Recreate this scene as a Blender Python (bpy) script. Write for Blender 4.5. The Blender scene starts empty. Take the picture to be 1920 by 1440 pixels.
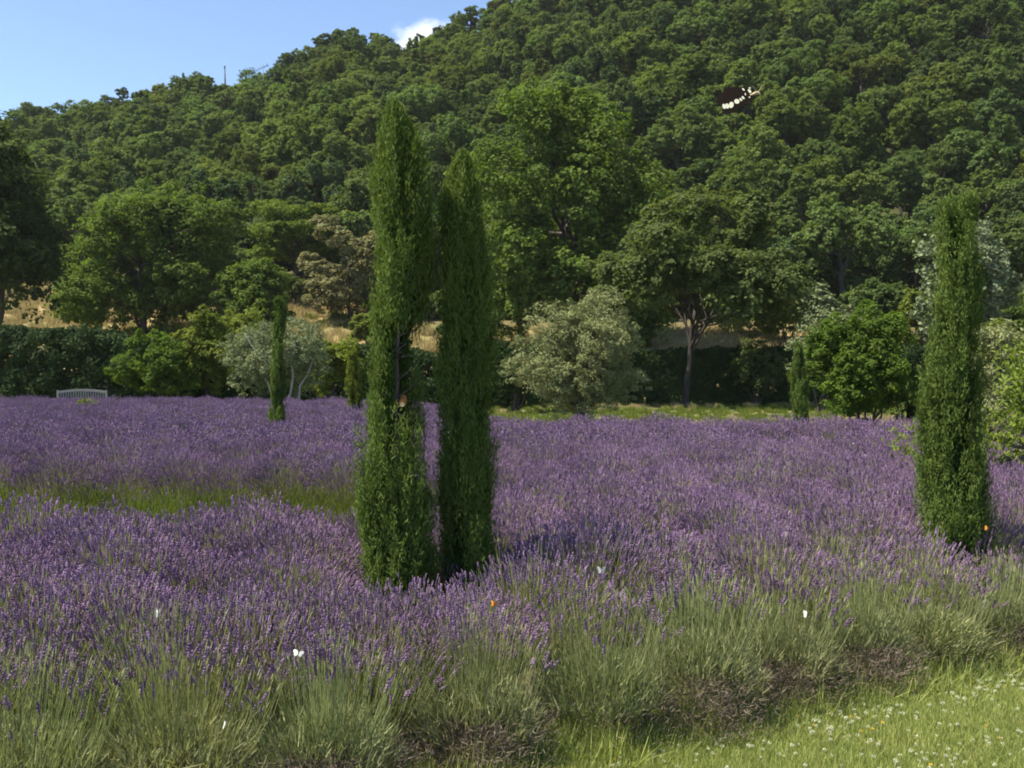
import bpy, math, random
import numpy as np
from mathutils import Vector, Matrix

random.seed(11)
rng = np.random.default_rng(11)
PI = math.pi
scene = bpy.context.scene
C = scene.collection

# ------------------------------------------------------------------ camera, sky, sun, exposure
F = 1900.0                     # focal length in photo pixels (1920 wide)
EYE = 1.6
HORIZON = 690.0
cam_d = bpy.data.cameras.new('camera')
cam = bpy.data.objects.new('camera', cam_d)
C.objects.link(cam)
cam.location = (0, 0, EYE)
cam.rotation_euler = (PI / 2, 0, 0)
cam_d.sensor_width = 36.0
cam_d.lens = F / 1920.0 * 36.0
cam_d.shift_y = -(720.0 - HORIZON) / 1920.0
cam_d.clip_end = 6000
cam_d.clip_start = 0.05
scene.camera = cam

SUN = Vector((-0.54, -0.10, 1.0)).normalized()
elev = math.asin(SUN.z)
azim = math.atan2(SUN.x, SUN.y)
world = bpy.data.worlds.new('World')
scene.world = world
world.use_nodes = True
wn = world.node_tree
bg = wn.nodes['Background']
sky = wn.nodes.new('ShaderNodeTexSky')
sky.sky_type = 'NISHITA'
sky.sun_disc = False
sky.sun_elevation = elev
sky.sun_rotation = azim % (2 * PI)
sky.altitude = 2500
sky.air_density = 1.0
sky.dust_density = 0.45
sky.ozone_density = 1.7
wn.links.new(sky.outputs['Color'], bg.inputs['Color'])
bg.inputs['Strength'].default_value = 0.117

sl = bpy.data.lights.new('sun', 'SUN')
sl.energy = 5.0
sl.angle = math.radians(0.53)
sl.color = (1.0, 0.94, 0.80)
sun = bpy.data.objects.new('sun', sl)
C.objects.link(sun)
sun.rotation_euler = (-SUN).to_track_quat('-Z', 'Y').to_euler()
sun.location = (-30, 10, 60)

scene.view_settings.view_transform = 'Standard'
scene.view_settings.look = 'None'
scene.view_settings.gamma = 1.0
scene.view_settings.use_curve_mapping = False
scene.view_settings.exposure = 1.12
scene.cycles.filter_width = 1.9
scene.cycles.max_bounces = 6
scene.cycles.diffuse_bounces = 3
scene.cycles.transmission_bounces = 4
scene.cycles.transparent_max_bounces = 4
scene.cycles.use_denoising = True
scene.cycles.denoiser = 'OPENIMAGEDENOISE'
scene.cycles.volume_bounces = 3


# ------------------------------------------------------------------ helpers
def at(px, py, Y):
    """world point seen at photo pixel px, py when it stands Y metres away"""
    return Vector(((px - 960) / F * Y, Y, EYE - (py - HORIZON) / F * Y))


class Geo:
    """collects vertex / face arrays, a random tint per vertex and a material slot per face"""
    def __init__(self):
        self.v, self.t, self.f, self.m, self.n = [], [], [], [], 0

    def add(self, v, faces, tint=0.5, mat=0):
        v = np.asarray(v, float).reshape(-1, 3)
        faces = np.asarray(faces, int)
        self.v.append(v)
        t = np.empty(len(v)); t[:] = tint
        self.t.append(t)
        self.f.append(faces + self.n)
        mm = np.empty(len(faces), int); mm[:] = mat
        self.m.append(mm)
        self.n += len(v)

    def merge(self, o, mat=0):
        for v, t, f in zip(o.v, o.t, o.f):
            pass
        off = self.n
        base = 0
        for v, t in zip(o.v, o.t):
            self.v.append(v); self.t.append(t)
        for f in o.f:
            self.f.append(f + off)
            self.m.append(np.full(len(f), mat))
        self.n += o.n

    def mesh(self, name, mats, smooth=False):
        me = bpy.data.meshes.new(name)
        V = np.concatenate(self.v) if self.v else np.zeros((0, 3))
        me.vertices.add(len(V))
        me.vertices.foreach_set('co', V.astype(np.float32).ravel())
        loops = np.concatenate([f.ravel() for f in self.f]).astype(np.int32)
        sizes = np.concatenate([np.full(len(f), f.shape[1]) for f in self.f]).astype(np.int32)
        starts = np.concatenate([[0], np.cumsum(sizes)[:-1]]).astype(np.int32)
        me.loops.add(len(loops))
        me.loops.foreach_set('vertex_index', loops)
        me.polygons.add(len(sizes))
        me.polygons.foreach_set('loop_start', starts)
        me.polygons.foreach_set('material_index', np.concatenate(self.m).astype(np.int32))
        me.polygons.foreach_set('use_smooth', np.full(len(sizes), smooth))
        a = me.attributes.new('tint', 'FLOAT', 'POINT')
        a.data.foreach_set('value', np.concatenate(self.t).astype(np.float32))
        for m in (mats if isinstance(mats, (list, tuple)) else [mats]):
            me.materials.append(m)
        me.update(calc_edges=True)
        return me


def link(name, me, parent=None, loc=None):
    o = bpy.data.objects.new(name, me)
    C.objects.link(o)
    if parent is not None:
        o.parent = parent
    if loc is not None:
        o.location = loc
    return o


def tag(o, label, cat, group=None, kind=None):
    if label: o['label'] = label
    if cat: o['category'] = cat
    if group: o['group'] = group
    if kind: o['kind'] = kind
    return o


def thing(name, label, cat, loc=(0, 0, 0), rz=0.0, group=None):
    o = bpy.data.objects.new(name, None)
    o.empty_display_size = 0.2
    C.objects.link(o)
    o.location = loc
    o.rotation_euler = (0, 0, rz)
    return tag(o, label, cat, group)


def nrm(a):
    return a / np.maximum(np.linalg.norm(a, axis=1, keepdims=True), 1e-9)


def rand_dir(n, r=rng):
    return nrm(r.normal(size=(n, 3)))


def tube(g, pts, rad, sides=6, tint=0.5, mat=0):
    pts = np.asarray(pts, float); n = len(pts)
    rad = np.broadcast_to(np.asarray(rad, float), (n,))
    d = np.gradient(pts, axis=0); d = nrm(d)
    ref = np.array([0.31, 0.94, 0.12])
    if abs(np.dot(nrm(d.mean(0)[None])[0], ref)) > .9: ref = np.array([1., 0, 0])
    u = nrm(np.cross(d, ref)); w = np.cross(d, u)
    an = np.arange(sides) * 2 * PI / sides
    ring = pts[:, None] + rad[:, None, None] * (np.cos(an)[None, :, None] * u[:, None] + np.sin(an)[None, :, None] * w[:, None])
    v = ring.reshape(-1, 3)
    i = np.arange(n - 1)[:, None] * sides; j = np.arange(sides)[None]; k = (j + 1) % sides
    f = np.stack([i + j, i + k, i + sides + k, i + sides + j], -1).reshape(-1, 4)
    g.add(v, f, tint, mat)
    g.add(np.array([pts[-1] + d[-1] * rad[-1] * .6]), np.zeros((0, 3), int), tint, mat)
    last = g.n - 1
    g.f.append(np.stack([last - sides - 0 + j[0] , last - sides + k[0], np.full(sides, last)], -1)); g.m.append(np.full(sides, mat))


def box(g, cx, cy, cz, sx, sy, sz, tint=0.5, mat=0, bev=0.0):
    x, y, z = sx / 2, sy / 2, sz / 2
    v = np.array([[-x, -y, -z], [x, -y, -z], [x, y, -z], [-x, y, -z], [-x, -y, z], [x, -y, z], [x, y, z], [-x, y, z]]) + [cx, cy, cz]
    f = [[0, 3, 2, 1], [4, 5, 6, 7], [0, 1, 5, 4], [1, 2, 6, 5], [2, 3, 7, 6], [3, 0, 4, 7]]
    g.add(v, f, tint, mat)


def leaves(g, pos, normal, axis, length, width, tint, fold=0.18, mat=0):
    """one folded rhombic leaf per row"""
    n = len(pos)
    normal = nrm(normal)
    a = axis - (axis * normal).sum(1, keepdims=True) * normal
    a = nrm(a + 1e-6)
    s = np.cross(normal, a)
    L = np.broadcast_to(length, (n,))[:, None]; W = np.broadcast_to(width, (n,))[:, None]
    p0 = pos - a * L * .5
    p1 = pos + s * W * .5 + normal * W * fold
    p2 = pos + a * L * .5
    p3 = pos - s * W * .5 + normal * W * fold
    v = np.stack([p0, p1, p2, p3], 1).reshape(-1, 3)
    f = np.arange(n * 4).reshape(-1, 4)
    g.add(v, f, np.repeat(np.broadcast_to(tint, (n,)), 4), mat)


def blades(g, base, tip, width, tint, bend=None, mat=0, side=None, taper=.25):
    """thin ribbons from base to tip in two segments"""
    n = len(base)
    d = tip - base
    if side is None:
        side = np.cross(d, rand_dir(n))
    side = nrm(side)
    W = np.broadcast_to(width, (n,))[:, None] * .5
    mid = base + d * .55
    if bend is not None: mid = mid + bend
    v = np.stack([base - side * W, base + side * W, mid + side * W * .9, mid - side * W * .9, tip + side * W * taper, tip - side * W * taper], 1).reshape(-1, 3)
    i = np.arange(n)[:, None] * 6
    f = np.concatenate([i + [0, 1, 2, 3], i + [3, 2, 4, 5]])
    g.add(v, f, np.repeat(np.broadcast_to(tint, (n,)), 6), mat)


def fbm(x, y, seed=0, octaves=4):
    """cheap smooth 2-D noise"""
    x = np.asarray(x, float); y = np.asarray(y, float)
    r = np.random.default_rng(seed); out = 0; amp = 1
    for o in range(octaves):
        for k in range(3):
            a, p, q = r.uniform(0, 2 * PI), r.uniform(0, 2 * PI), r.uniform(.7, 1.4) * 2 ** o
            out = out + amp / 3 * np.sin(q * (x * math.cos(a) + y * math.sin(a)) + p)
        amp *= .5
    return out


# ------------------------------------------------------------------ materials
def new_mat(name):
    m = bpy.data.materials.new(name); m.use_nodes = True
    nt = m.node_tree
    for n in list(nt.nodes): nt.nodes.remove(n)
    return m, nt, nt.nodes, nt.links


def leaf_mat(name, dark, light, transl=.42, rough=.7, spec=.08, obj_var=.25, hue=.015, tcol=(1.25, 1.3, .55)):
    m, nt, N, L = new_mat(name)
    out = N.new('ShaderNodeOutputMaterial')
    at_ = N.new('ShaderNodeAttribute'); at_.attribute_name = 'tint'
    mix = N.new('ShaderNodeMix'); mix.data_type = 'RGBA'
    mix.inputs['A'].default_value = (*dark, 1); mix.inputs['B'].default_value = (*light, 1)
    L.new(at_.outputs['Fac'], mix.inputs['Factor'])
    oi = N.new('ShaderNodeObjectInfo')
    hsv = N.new('ShaderNodeHueSaturation')
    mr = N.new('ShaderNodeMapRange')
    mr.inputs['To Min'].default_value = 1 - obj_var; mr.inputs['To Max'].default_value = 1 + obj_var
    L.new(oi.outputs['Random'], mr.inputs['Value'])
    L.new(mr.outputs['Result'], hsv.inputs['Value'])
    mul = N.new('ShaderNodeMath'); mul.operation = 'MULTIPLY'; mul.inputs[1].default_value = 7.31
    fr = N.new('ShaderNodeMath'); fr.operation = 'FRACT'
    L.new(oi.outputs['Random'], mul.inputs[0]); L.new(mul.outputs[0], fr.inputs[0])
    mh = N.new('ShaderNodeMapRange'); mh.inputs['To Min'].default_value = .5 - hue; mh.inputs['To Max'].default_value = .5 + hue
    L.new(fr.outputs[0], mh.inputs['Value']); L.new(mh.outputs['Result'], hsv.inputs['Hue'])
    L.new(mix.outputs['Result'], hsv.inputs['Color'])
    p = N.new('ShaderNodeBsdfPrincipled')
    p.inputs['Roughness'].default_value = rough
    p.inputs['Specular IOR Level'].default_value = spec
    L.new(hsv.outputs['Color'], p.inputs['Base Color'])
    tr = N.new('ShaderNodeBsdfTranslucent')
    tm = N.new('ShaderNodeMix'); tm.data_type = 'RGBA'; tm.blend_type = 'MULTIPLY'; tm.inputs['Factor'].default_value = 1
    tm.inputs['B'].default_value = (*tcol, 1)
    L.new(hsv.outputs['Color'], tm.inputs['A']); L.new(tm.outputs['Result'], tr.inputs['Color'])
    ms = N.new('ShaderNodeMixShader'); ms.inputs['Fac'].default_value = transl
    L.new(p.outputs[0], ms.inputs[1]); L.new(tr.outputs[0], ms.inputs[2])
    L.new(ms.outputs[0], out.inputs['Surface'])
    return m


def solid_mat(name, c1, c2, scale=20.0, rough=.8, bump=.3, stretch=(1, 1, 1), spec=.3):
    m, nt, N, L = new_mat(name)
    out = N.new('ShaderNodeOutputMaterial')
    p = N.new('ShaderNodeBsdfPrincipled'); p.inputs['Roughness'].default_value = rough
    p.inputs['Specular IOR Level'].default_value = spec
    tc = N.new('ShaderNodeTexCoord'); mp = N.new('ShaderNodeMapping'); mp.inputs['Scale'].default_value = stretch
    nz = N.new('ShaderNodeTexNoise'); nz.inputs['Scale'].default_value = scale; nz.inputs['Detail'].default_value = 5
    L.new(tc.outputs['Object'], mp.inputs['Vector']); L.new(mp.outputs[0], nz.inputs['Vector'])
    mix = N.new('ShaderNodeMix'); mix.data_type = 'RGBA'
    mix.inputs['A'].default_value = (*c1, 1); mix.inputs['B'].default_value = (*c2, 1)
    mr = N.new('ShaderNodeMapRange'); mr.inputs['From Min'].default_value = .3; mr.inputs['From Max'].default_value = .7
    L.new(nz.outputs['Fac'], mr.inputs['Value']); L.new(mr.outputs[0], mix.inputs['Factor'])
    L.new(mix.outputs['Result'], p.inputs['Base Color'])
    b = N.new('ShaderNodeBump'); b.inputs['Strength'].default_value = bump; b.inputs['Distance'].default_value = .02
    L.new(nz.outputs['Fac'], b.inputs['Height']); L.new(b.outputs[0], p.inputs['Normal'])
    L.new(p.outputs[0], out.inputs['Surface'])
    return m


M = {}
M['oak'] = leaf_mat('oak_leaf', (.062, .096, .026), (.148, .196, .060), obj_var=.26, hue=.012)
M['oak_yellow'] = leaf_mat('yellowish_oak_leaf', (.072, .104, .024), (.168, .212, .055), obj_var=.2, hue=.015)
M['oak_deep'] = leaf_mat('deep_green_oak_leaf', (.046, .076, .028), (.118, .160, .056), obj_var=.2, hue=.015)
M['oak_bright'] = leaf_mat('bright_oak_leaf', (.052, .090, .017), (.150, .205, .042), obj_var=.05, hue=.0)
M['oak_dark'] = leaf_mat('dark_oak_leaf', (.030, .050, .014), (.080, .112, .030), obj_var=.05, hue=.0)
M['walnut'] = leaf_mat('grey_oak_leaf', (.050, .072, .022), (.140, .168, .056), obj_var=.05, hue=0)
M['pine'] = leaf_mat('layered_tree_leaf', (.06, .10, .016), (.17, .22, .038), obj_var=.05, hue=0)
M['tan'] = leaf_mat('tan_leaf', (.12, .13, .055), (.34, .33, .16), obj_var=.05, hue=0, tcol=(1.1, 1.0, .7))
M['olive'] = leaf_mat('olive_leaf', (.125, .142, .056), (.30, .315, .145), transl=.25, obj_var=.05, hue=0, tcol=(1.1, 1.1, .7))
M['olive_grey'] = leaf_mat('grey_olive_leaf', (.10, .125, .054), (.245, .272, .138), transl=.22, obj_var=.05, hue=0, tcol=(1.1, 1.1, .7))
M['poplar'] = leaf_mat('silver_poplar_leaf', (.08, .115, .045), (.25, .28, .165), transl=.2, obj_var=.0, hue=0, tcol=(1, 1, .8))
M['shrub'] = leaf_mat('green_shrub_leaf', (.042, .078, .012), (.135, .20, .030), obj_var=.05, hue=0)
M['yellow_shrub'] = leaf_mat('yellow_green_leaf', (.07, .10, .014), (.21, .24, .045), obj_var=.08, hue=0)
M['hedge'] = leaf_mat('shaded_hedge_leaf', (.014, .030, .009), (.040, .066, .018), transl=.12, obj_var=.05, hue=0)  # near-black green: the shade on the hedges is put into the leaf colour
M['cypress'] = leaf_mat('cypress_leaf', (.046, .085, .018), (.178, .236, .056), transl=.30, rough=.6, obj_var=.04, hue=0)
M['fruit'] = leaf_mat('fruit_tree_leaf', (.08, .12, .015), (.22, .27, .055), transl=.4, obj_var=.03, hue=0)
M['lav_leaf'] = leaf_mat('lavender_leaf', (.135, .155, .07), (.32, .335, .16), transl=.3, obj_var=.12, hue=.012, tcol=(1.1, 1.15, .6))
M['lav_stem'] = leaf_mat('lavender_stem', (.16, .185, .078), (.36, .37, .175), transl=.3, obj_var=.12, hue=.012, tcol=(1.1, 1.15, .6))
M['lav_green'] = leaf_mat('lavender_leaf_bright', (.068, .096, .020), (.170, .200, .042), transl=.35, obj_var=.12, hue=.01)
M['lav_flower'] = leaf_mat('lavender_flower', (.125, .070, .125), (.350, .228, .350), transl=.2, rough=.7, spec=.1, obj_var=.12, hue=.012, tcol=(1.1, .95, 1.15))
M['dead'] = leaf_mat('dead_twig', (.080, .060, .045), (.26, .205, .155), transl=.05, rough=.8, spec=.1, obj_var=.1, hue=0, tcol=(1, .9, .7))
M['grass'] = leaf_mat('lawn_blade', (.165, .21, .052), (.40, .43, .15), transl=.35, obj_var=.14, hue=.015)
M['straw'] = leaf_mat('dry_grass_blade', (.25, .205, .095), (.50, .42, .21), transl=.3, obj_var=.18, hue=.012, tcol=(1.1, 1.0, .7))
M['weed'] = leaf_mat('weed_blade', (.070, .100, .017), (.180, .210, .042), transl=.35, obj_var=.14, hue=.015)
M['bark'] = solid_mat('bark', (.030, .024, .019), (.085, .068, .055), scale=9, stretch=(3, 3, .6), bump=.6)
M['bark_pale'] = solid_mat('pale_bark', (.20, .18, .15), (.42, .39, .34), scale=9, stretch=(3, 3, .6), bump=.4)
M['bark_dark'] = solid_mat('dark_bark', (.016, .013, .011), (.048, .038, .031), scale=9, stretch=(3, 3, .6), bump=.6)
M['bark_grey'] = solid_mat('grey_brown_bark', (.035, .026, .022), (.17, .135, .12), scale=14, stretch=(3, 3, .5), bump=.6)
M['cut_wood'] = solid_mat('cut_wood', (.62, .40, .17), (.80, .58, .30), scale=30, bump=.1)
M['cut_bark'] = solid_mat('orange_bark', (.30, .115, .025), (.48, .21, .06), scale=40)
M['teak'] = solid_mat('weathered_teak', (.19, .17, .14), (.33, .305, .26), scale=14, stretch=(1, 6, 6), bump=.2)
M['mast'] = solid_mat('grey_mast', (.10, .11, .13), (.16, .17, .19), scale=5, rough=.5)
M['white'] = leaf_mat('white_wing', (.66, .66, .60), (.76, .76, .70), transl=.35, obj_var=0, hue=0, tcol=(1, 1, 1), rough=.7, spec=.1)
M['cream'] = leaf_mat('cream_band', (.62, .61, .44), (.72, .70, .55), transl=.2, obj_var=0, hue=0, tcol=(1, 1, 1), rough=.7, spec=.1)
M['brown_wing'] = leaf_mat('dark_brown_wing', (.008, .006, .005), (.022, .015, .012), transl=.1, obj_var=0, hue=0, tcol=(1.2, .8, .6), rough=.8, spec=.03)
M['tan_body'] = solid_mat('tan_insect_body', (.42, .30, .15), (.62, .50, .32), scale=200, bump=.1)
M['dark_body'] = solid_mat('dark_insect_body', (.03, .026, .022), (.07, .06, .05), scale=200, bump=.1)
M['orange_wing'] = leaf_mat('orange_wing', (.50, .17, .02), (.62, .26, .04), transl=.3, obj_var=0, hue=0, tcol=(1, .9, .6), rough=.7, spec=.1)
M['clover'] = leaf_mat('clover_petal', (.54, .55, .36), (.76, .74, .58), transl=.25, obj_var=.08, hue=0, tcol=(1, 1, .9), rough=.7, spec=.1)
M['yellow_petal'] = leaf_mat('yellow_petal', (.75, .50, .06), (.85, .66, .14), transl=.3, obj_var=.05, hue=0, tcol=(1, .95, .6), rough=.7, spec=.1)


# ------------------------------------------------------------------ the ground, one sheet to the horizon, with the wooded hill
CREST_PX = np.array([-900, -200, 50, 150, 340, 450, 500, 530, 620, 750, 860, 950, 1200, 1500, 1920, 2400, 3200])
CREST_PY = np.array([330, 270, 222, 215, 168, 174, 158, 122, 75, 84, 52, 8, -90, -190, -300, -400, -500])
MEADOW_Y = np.array([-100, 51, 56, 61, 67, 75, 82])
MEADOW_Z = np.array([0, 0, 1.3, 3.2, 4.9, 7.0, 8.6])
CANOPY = 4.6


def crest(X, Y):
    px = 960 + F * np.clip(X / np.maximum(Y, 30), -1.3, 1.3)
    cy = np.interp(px, CREST_PX, CREST_PY)
    dist = np.interp(px, [0, 1000, 1920], [165, 168, 200])
    z = EYE + (HORIZON - cy) / F * dist - CANOPY
    return dist, z


def ground_z(X, Y):
    X = np.asarray(X, float); Y = np.asarray(Y, float)
    z = np.interp(Y, MEADOW_Y, MEADOW_Z)
    dist, zc = crest(X, Y)
    s = np.clip((Y - 82) / (dist - 82), 0, None)
    up = 8.6 + (zc - 8.6) * np.clip(s, 0, 1) ** .95
    back = zc - np.clip(Y - dist, 0, None) * .16
    back = np.maximum(back, -4)
    hz = np.where(s < 1, up, back)
    z = np.where(Y > 82, hz, z)
    rough = fbm(X * .12, Y * .12, 5) * np.clip((Y - 52) / 20, 0, 1) * .35
    return z + rough


def build_ground():
    xs = np.unique(np.concatenate([np.linspace(-1500, -160, 18), np.linspace(-160, 200, 121), np.linspace(200, 1500, 18)]))
    ys = np.unique(np.concatenate([np.linspace(-60, 48, 28), np.linspace(48, 86, 39), np.linspace(86, 240, 62), np.linspace(240, 3000, 30)]))
    X, Y = np.meshgrid(xs, ys)
    Z = ground_z(X, Y)
    v = np.stack([X, Y, Z], -1).reshape(-1, 3)
    nx = len(xs)
    i = (np.arange(len(ys) - 1)[:, None] * nx + np.arange(nx - 1)[None]).ravel()
    f = np.stack([i, i + 1, i + nx + 1, i + nx], -1)
    g = Geo(); g.add(v, f)
    m, nt, N, L = new_mat('ground_soil_and_grass')
    out = N.new('ShaderNodeOutputMaterial'); p = N.new('ShaderNodeBsdfPrincipled')
    p.inputs['Roughness'].default_value = .95; p.inputs['Specular IOR Level'].default_value = .1
    tc = N.new('ShaderNodeTexCoord'); sx = N.new('ShaderNodeSeparateXYZ')
    n1 = N.new('ShaderNodeTexNoise'); n1.inputs['Scale'].default_value = .35; n1.inputs['Detail'].default_value = 6
    n2 = N.new('ShaderNodeTexNoise'); n2.inputs['Scale'].default_value = 14; n2.inputs['Detail'].default_value = 6
    L.new(tc.outputs['Object'], n1.inputs['Vector']); L.new(tc.outputs['Object'], n2.inputs['Vector'])
    L.new(tc.outputs['Object'], sx.inputs[0])
    def mixc(a, b, fac):
        mx = N.new('ShaderNodeMix'); mx.data_type = 'RGBA'
        for s, c in (('A', a), ('B', b)):
            if isinstance(c, tuple): mx.inputs[s].default_value = (*c, 1)
            else: L.new(c, mx.inputs[s])
        L.new(fac, mx.inputs['Factor']); return mx.outputs['Result']
    def rng_(src, a, b):
        r = N.new('ShaderNodeMapRange'); r.inputs['From Min'].default_value = a; r.inputs['From Max'].default_value = b
        L.new(src, r.inputs['Value']); return r.outputs[0]
    soil = mixc((.075, .058, .036), (.10, .105, .045), rng_(n2.outputs['Fac'], .35, .65))
    field_grass = mixc((.075, .10, .028), (.17, .15, .06), rng_(n1.outputs['Fac'], .42, .6))
    meadow = mixc((.27, .205, .095), (.15, .145, .055), rng_(n1.outputs['Fac'], .45, .62))
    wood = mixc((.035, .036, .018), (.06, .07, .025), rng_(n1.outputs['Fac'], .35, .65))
    c = mixc(soil, field_grass, rng_(sx.outputs['Y'], 19.0, 22.0))
    c = mixc(c, meadow, rng_(sx.outputs['Y'], 50.0, 54.0))
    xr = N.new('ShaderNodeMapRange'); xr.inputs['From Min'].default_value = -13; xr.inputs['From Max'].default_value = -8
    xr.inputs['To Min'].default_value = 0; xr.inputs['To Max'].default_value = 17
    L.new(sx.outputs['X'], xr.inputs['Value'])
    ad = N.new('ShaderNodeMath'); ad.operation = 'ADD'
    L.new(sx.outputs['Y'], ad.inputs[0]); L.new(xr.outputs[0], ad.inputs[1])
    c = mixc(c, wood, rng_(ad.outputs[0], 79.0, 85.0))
    L.new(c, p.inputs['Base Color'])
    b = N.new('ShaderNodeBump'); b.inputs['Strength'].default_value = .6; b.inputs['Distance'].default_value = .05
    L.new(n2.outputs['Fac'], b.inputs['Height']); L.new(b.outputs[0], p.inputs['Normal'])
    L.new(p.outputs[0], out.inputs['Surface'])
    o = link('ground', g.mesh('ground', m, smooth=True))
    return tag(o, 'field soil, golden meadow and wooded hillside ground', None, kind='structure')


build_ground()


# ------------------------------------------------------------------ geometry-node scatter for the uncountable
def scatter(name, protos, pts, idx, rotz, scale, label, tilt=None):
    me = bpy.data.meshes.new(name + '_points')
    me.vertices.add(len(pts))
    me.vertices.foreach_set('co', np.asarray(pts, np.float32).ravel())
    a = me.attributes.new('pick', 'INT', 'POINT'); a.data.foreach_set('value', np.asarray(idx, np.int32))
    a = me.attributes.new('turn', 'FLOAT_VECTOR', 'POINT')
    rot = np.zeros((len(pts), 3), np.float32); rot[:, 2] = rotz
    if tilt is not None: rot[:, :2] = tilt
    a.data.foreach_set('vector', rot.ravel())
    a = me.attributes.new('size', 'FLOAT_VECTOR', 'POINT')
    sc = np.asarray(scale, np.float32)
    if sc.ndim == 1: sc = np.repeat(sc[:, None], 3, 1)
    a.data.foreach_set('vector', sc.ravel())
    o = link(name, me)
    ng = bpy.data.node_groups.new(name + '_scatter', 'GeometryNodeTree')
    ng.interface.new_socket('Geometry', in_out='INPUT', socket_type='NodeSocketGeometry')
    ng.interface.new_socket('Geometry', in_out='OUTPUT', socket_type='NodeSocketGeometry')
    N, L = ng.nodes, ng.links
    gi = N.new('NodeGroupInput'); go = N.new('NodeGroupOutput')
    m2p = N.new('GeometryNodeMeshToPoints')
    L.new(gi.outputs[0], m2p.inputs['Mesh'])
    iop = N.new('GeometryNodeInstanceOnPoints')
    L.new(m2p.outputs[0], iop.inputs['Points'])
    join = N.new('GeometryNodeJoinGeometry')
    for pr in reversed(protos):
        oi = N.new('GeometryNodeObjectInfo'); oi.inputs['Object'].default_value = pr
        oi.inputs['As Instance'].default_value = True
        L.new(oi.outputs['Geometry'], join.inputs[0])
    L.new(join.outputs[0], iop.inputs['Instance'])
    iop.inputs['Pick Instance'].default_value = True
    def attr(nm, ty, sock):
        n = N.new('GeometryNodeInputNamedAttribute'); n.data_type = ty; n.inputs['Name'].default_value = nm
        s = [q for q in n.outputs if q.enabled and q.name == 'Attribute'][0]
        L.new(s, sock)
    attr('pick', 'INT', iop.inputs['Instance Index'])
    attr('turn', 'FLOAT_VECTOR', iop.inputs['Rotation'])
    attr('size', 'FLOAT_VECTOR', iop.inputs['Scale'])
    L.new(iop.outputs[0], go.inputs[0])
    md = o.modifiers.new('scatter', 'NODES'); md.node_group = ng
    return tag(o, label, None, kind='stuff')


def proto(name, me):
    return bpy.data.objects.new(name, me)     # a mesh the scatter draws; not placed in the scene by itself


# ------------------------------------------------------------------ trees
def crown_geo(r, W, D, H, n_lobes, n_leaves, ll, lw, lobe=.42, droop=0.0, sub=26, updir=.55, bottom=-.75, layers=None, jit=.35, spread=.17, rad=(.35, .76)):
    """leaf-by-leaf crown: lobes > clumps > leaves; W, D, H are half sizes, centred on the origin"""
    lobes = []
    for i in range(n_lobes):
        for _ in range(60):
            d = r.normal(size=3); d /= np.linalg.norm(d)
            if d[2] > bottom: break
        c = d * r.uniform(*rad) * np.array([W, D, H])
        s = r.uniform(.75, 1.2) * lobe * np.array([W, D, H]) ** .5 * (min(W, H) ** .5)
        if layers:
            s[2] *= .38
            c[2] = (math.floor((c[2] / H + 1) / 2 * layers) + .5) / layers * 2 * H - H + r.normal() * .04 * H
        lobes.append((c, s))
    ncl = n_lobes * sub
    li = np.repeat(np.arange(n_lobes), sub)
    d = nrm(r.normal(size=(ncl, 3)) + np.array([0, 0, .35]))
    lc = np.array([l[0] for l in lobes]); ls = np.array([l[1] for l in lobes])
    cc = lc[li] + d * ls[li] * r.uniform(.6, 1.05, (ncl, 1))
    cr = ls[li].mean(1) * r.uniform(.7, 1.35, ncl) * spread / .28 * .42
    ct = r.uniform(0, 1, ncl)
    k = r.integers(0, ncl, n_leaves)
    e = nrm(r.normal(size=(n_leaves, 3)) + np.array([0, 0, .25]))
    q = r.uniform(.25, 1, n_leaves) ** .5
    flat = np.array([1.15, 1.15, .8])
    pos = cc[k] + e * flat * (cr[k] * q)[:, None]
    stray = r.random(n_leaves) < .05
    pos[stray] += r.normal(size=(stray.sum(), 3)) * cr[k][stray][:, None] * .5
    normal = e * .6 + d[k] * .35 + np.array([0, 0, updir]) + r.normal(size=(n_leaves, 3)) * jit
    axis = r.normal(size=(n_leaves, 3)) + e * .6 + np.array([0, 0, -droop])
    size = r.uniform(.7, 1.3, n_leaves)
    tint = np.clip(.5 * ct[k] + .5 * r.random(n_leaves), 0, 1)
    g = Geo()
    leaves(g, pos, normal, axis, ll * size, lw * size, tint)
    return g, lobes


def limb(r, a, b, n=5, wob=.06, sag=0.0):
    a = np.asarray(a, float); b = np.asarray(b, float)
    t = np.linspace(0, 1, n)[:, None]
    L = np.linalg.norm(b - a)
    p = a + (b - a) * t
    p[1:-1] += r.normal(size=(n - 2, 3)) * wob * L
    p[:, 2] += (np.sin(t[:, 0] * PI)) * sag * L
    return p


def trunk_geo(r, height, rad, lobes, centre, fork=.45, lean=(0, 0), nlimb=9, sides=7):
    g = Geo()
    top = np.array([lean[0], lean[1], height])
    p = limb(r, (0, 0, -.15), top, 7, .02)
    p[0] = (0, 0, -.25)
    tube(g, p, np.interp(np.linspace(0, 1, 7), [0, .08, .5, 1], [rad * 1.5, rad * 1.08, rad * .85, rad * .55]), sides, .5)
    order = r.permutation(len(lobes))[:nlimb]
    for q in order:
        t = r.uniform(fork, .98)
        i = t * 6; i0 = int(min(i, 5)); a = p[i0] + (p[i0 + 1] - p[i0]) * (i - i0)
        b = np.asarray(lobes[q][0]) + np.asarray(centre)
        m = limb(r, a, b, 6, .05, .06)
        tube(g, m, np.linspace(rad * .42, rad * .07, 6), 5, .5)
        for _ in range(3):
            s = m[r.integers(2, 5)]
            e = b + r.normal(size=3) * np.asarray(lobes[q][1]) * .7
            tube(g, limb(r, s, e, 4, .06), np.linspace(rad * .16, rad * .04, 4), 4, .5)
    return g


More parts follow.
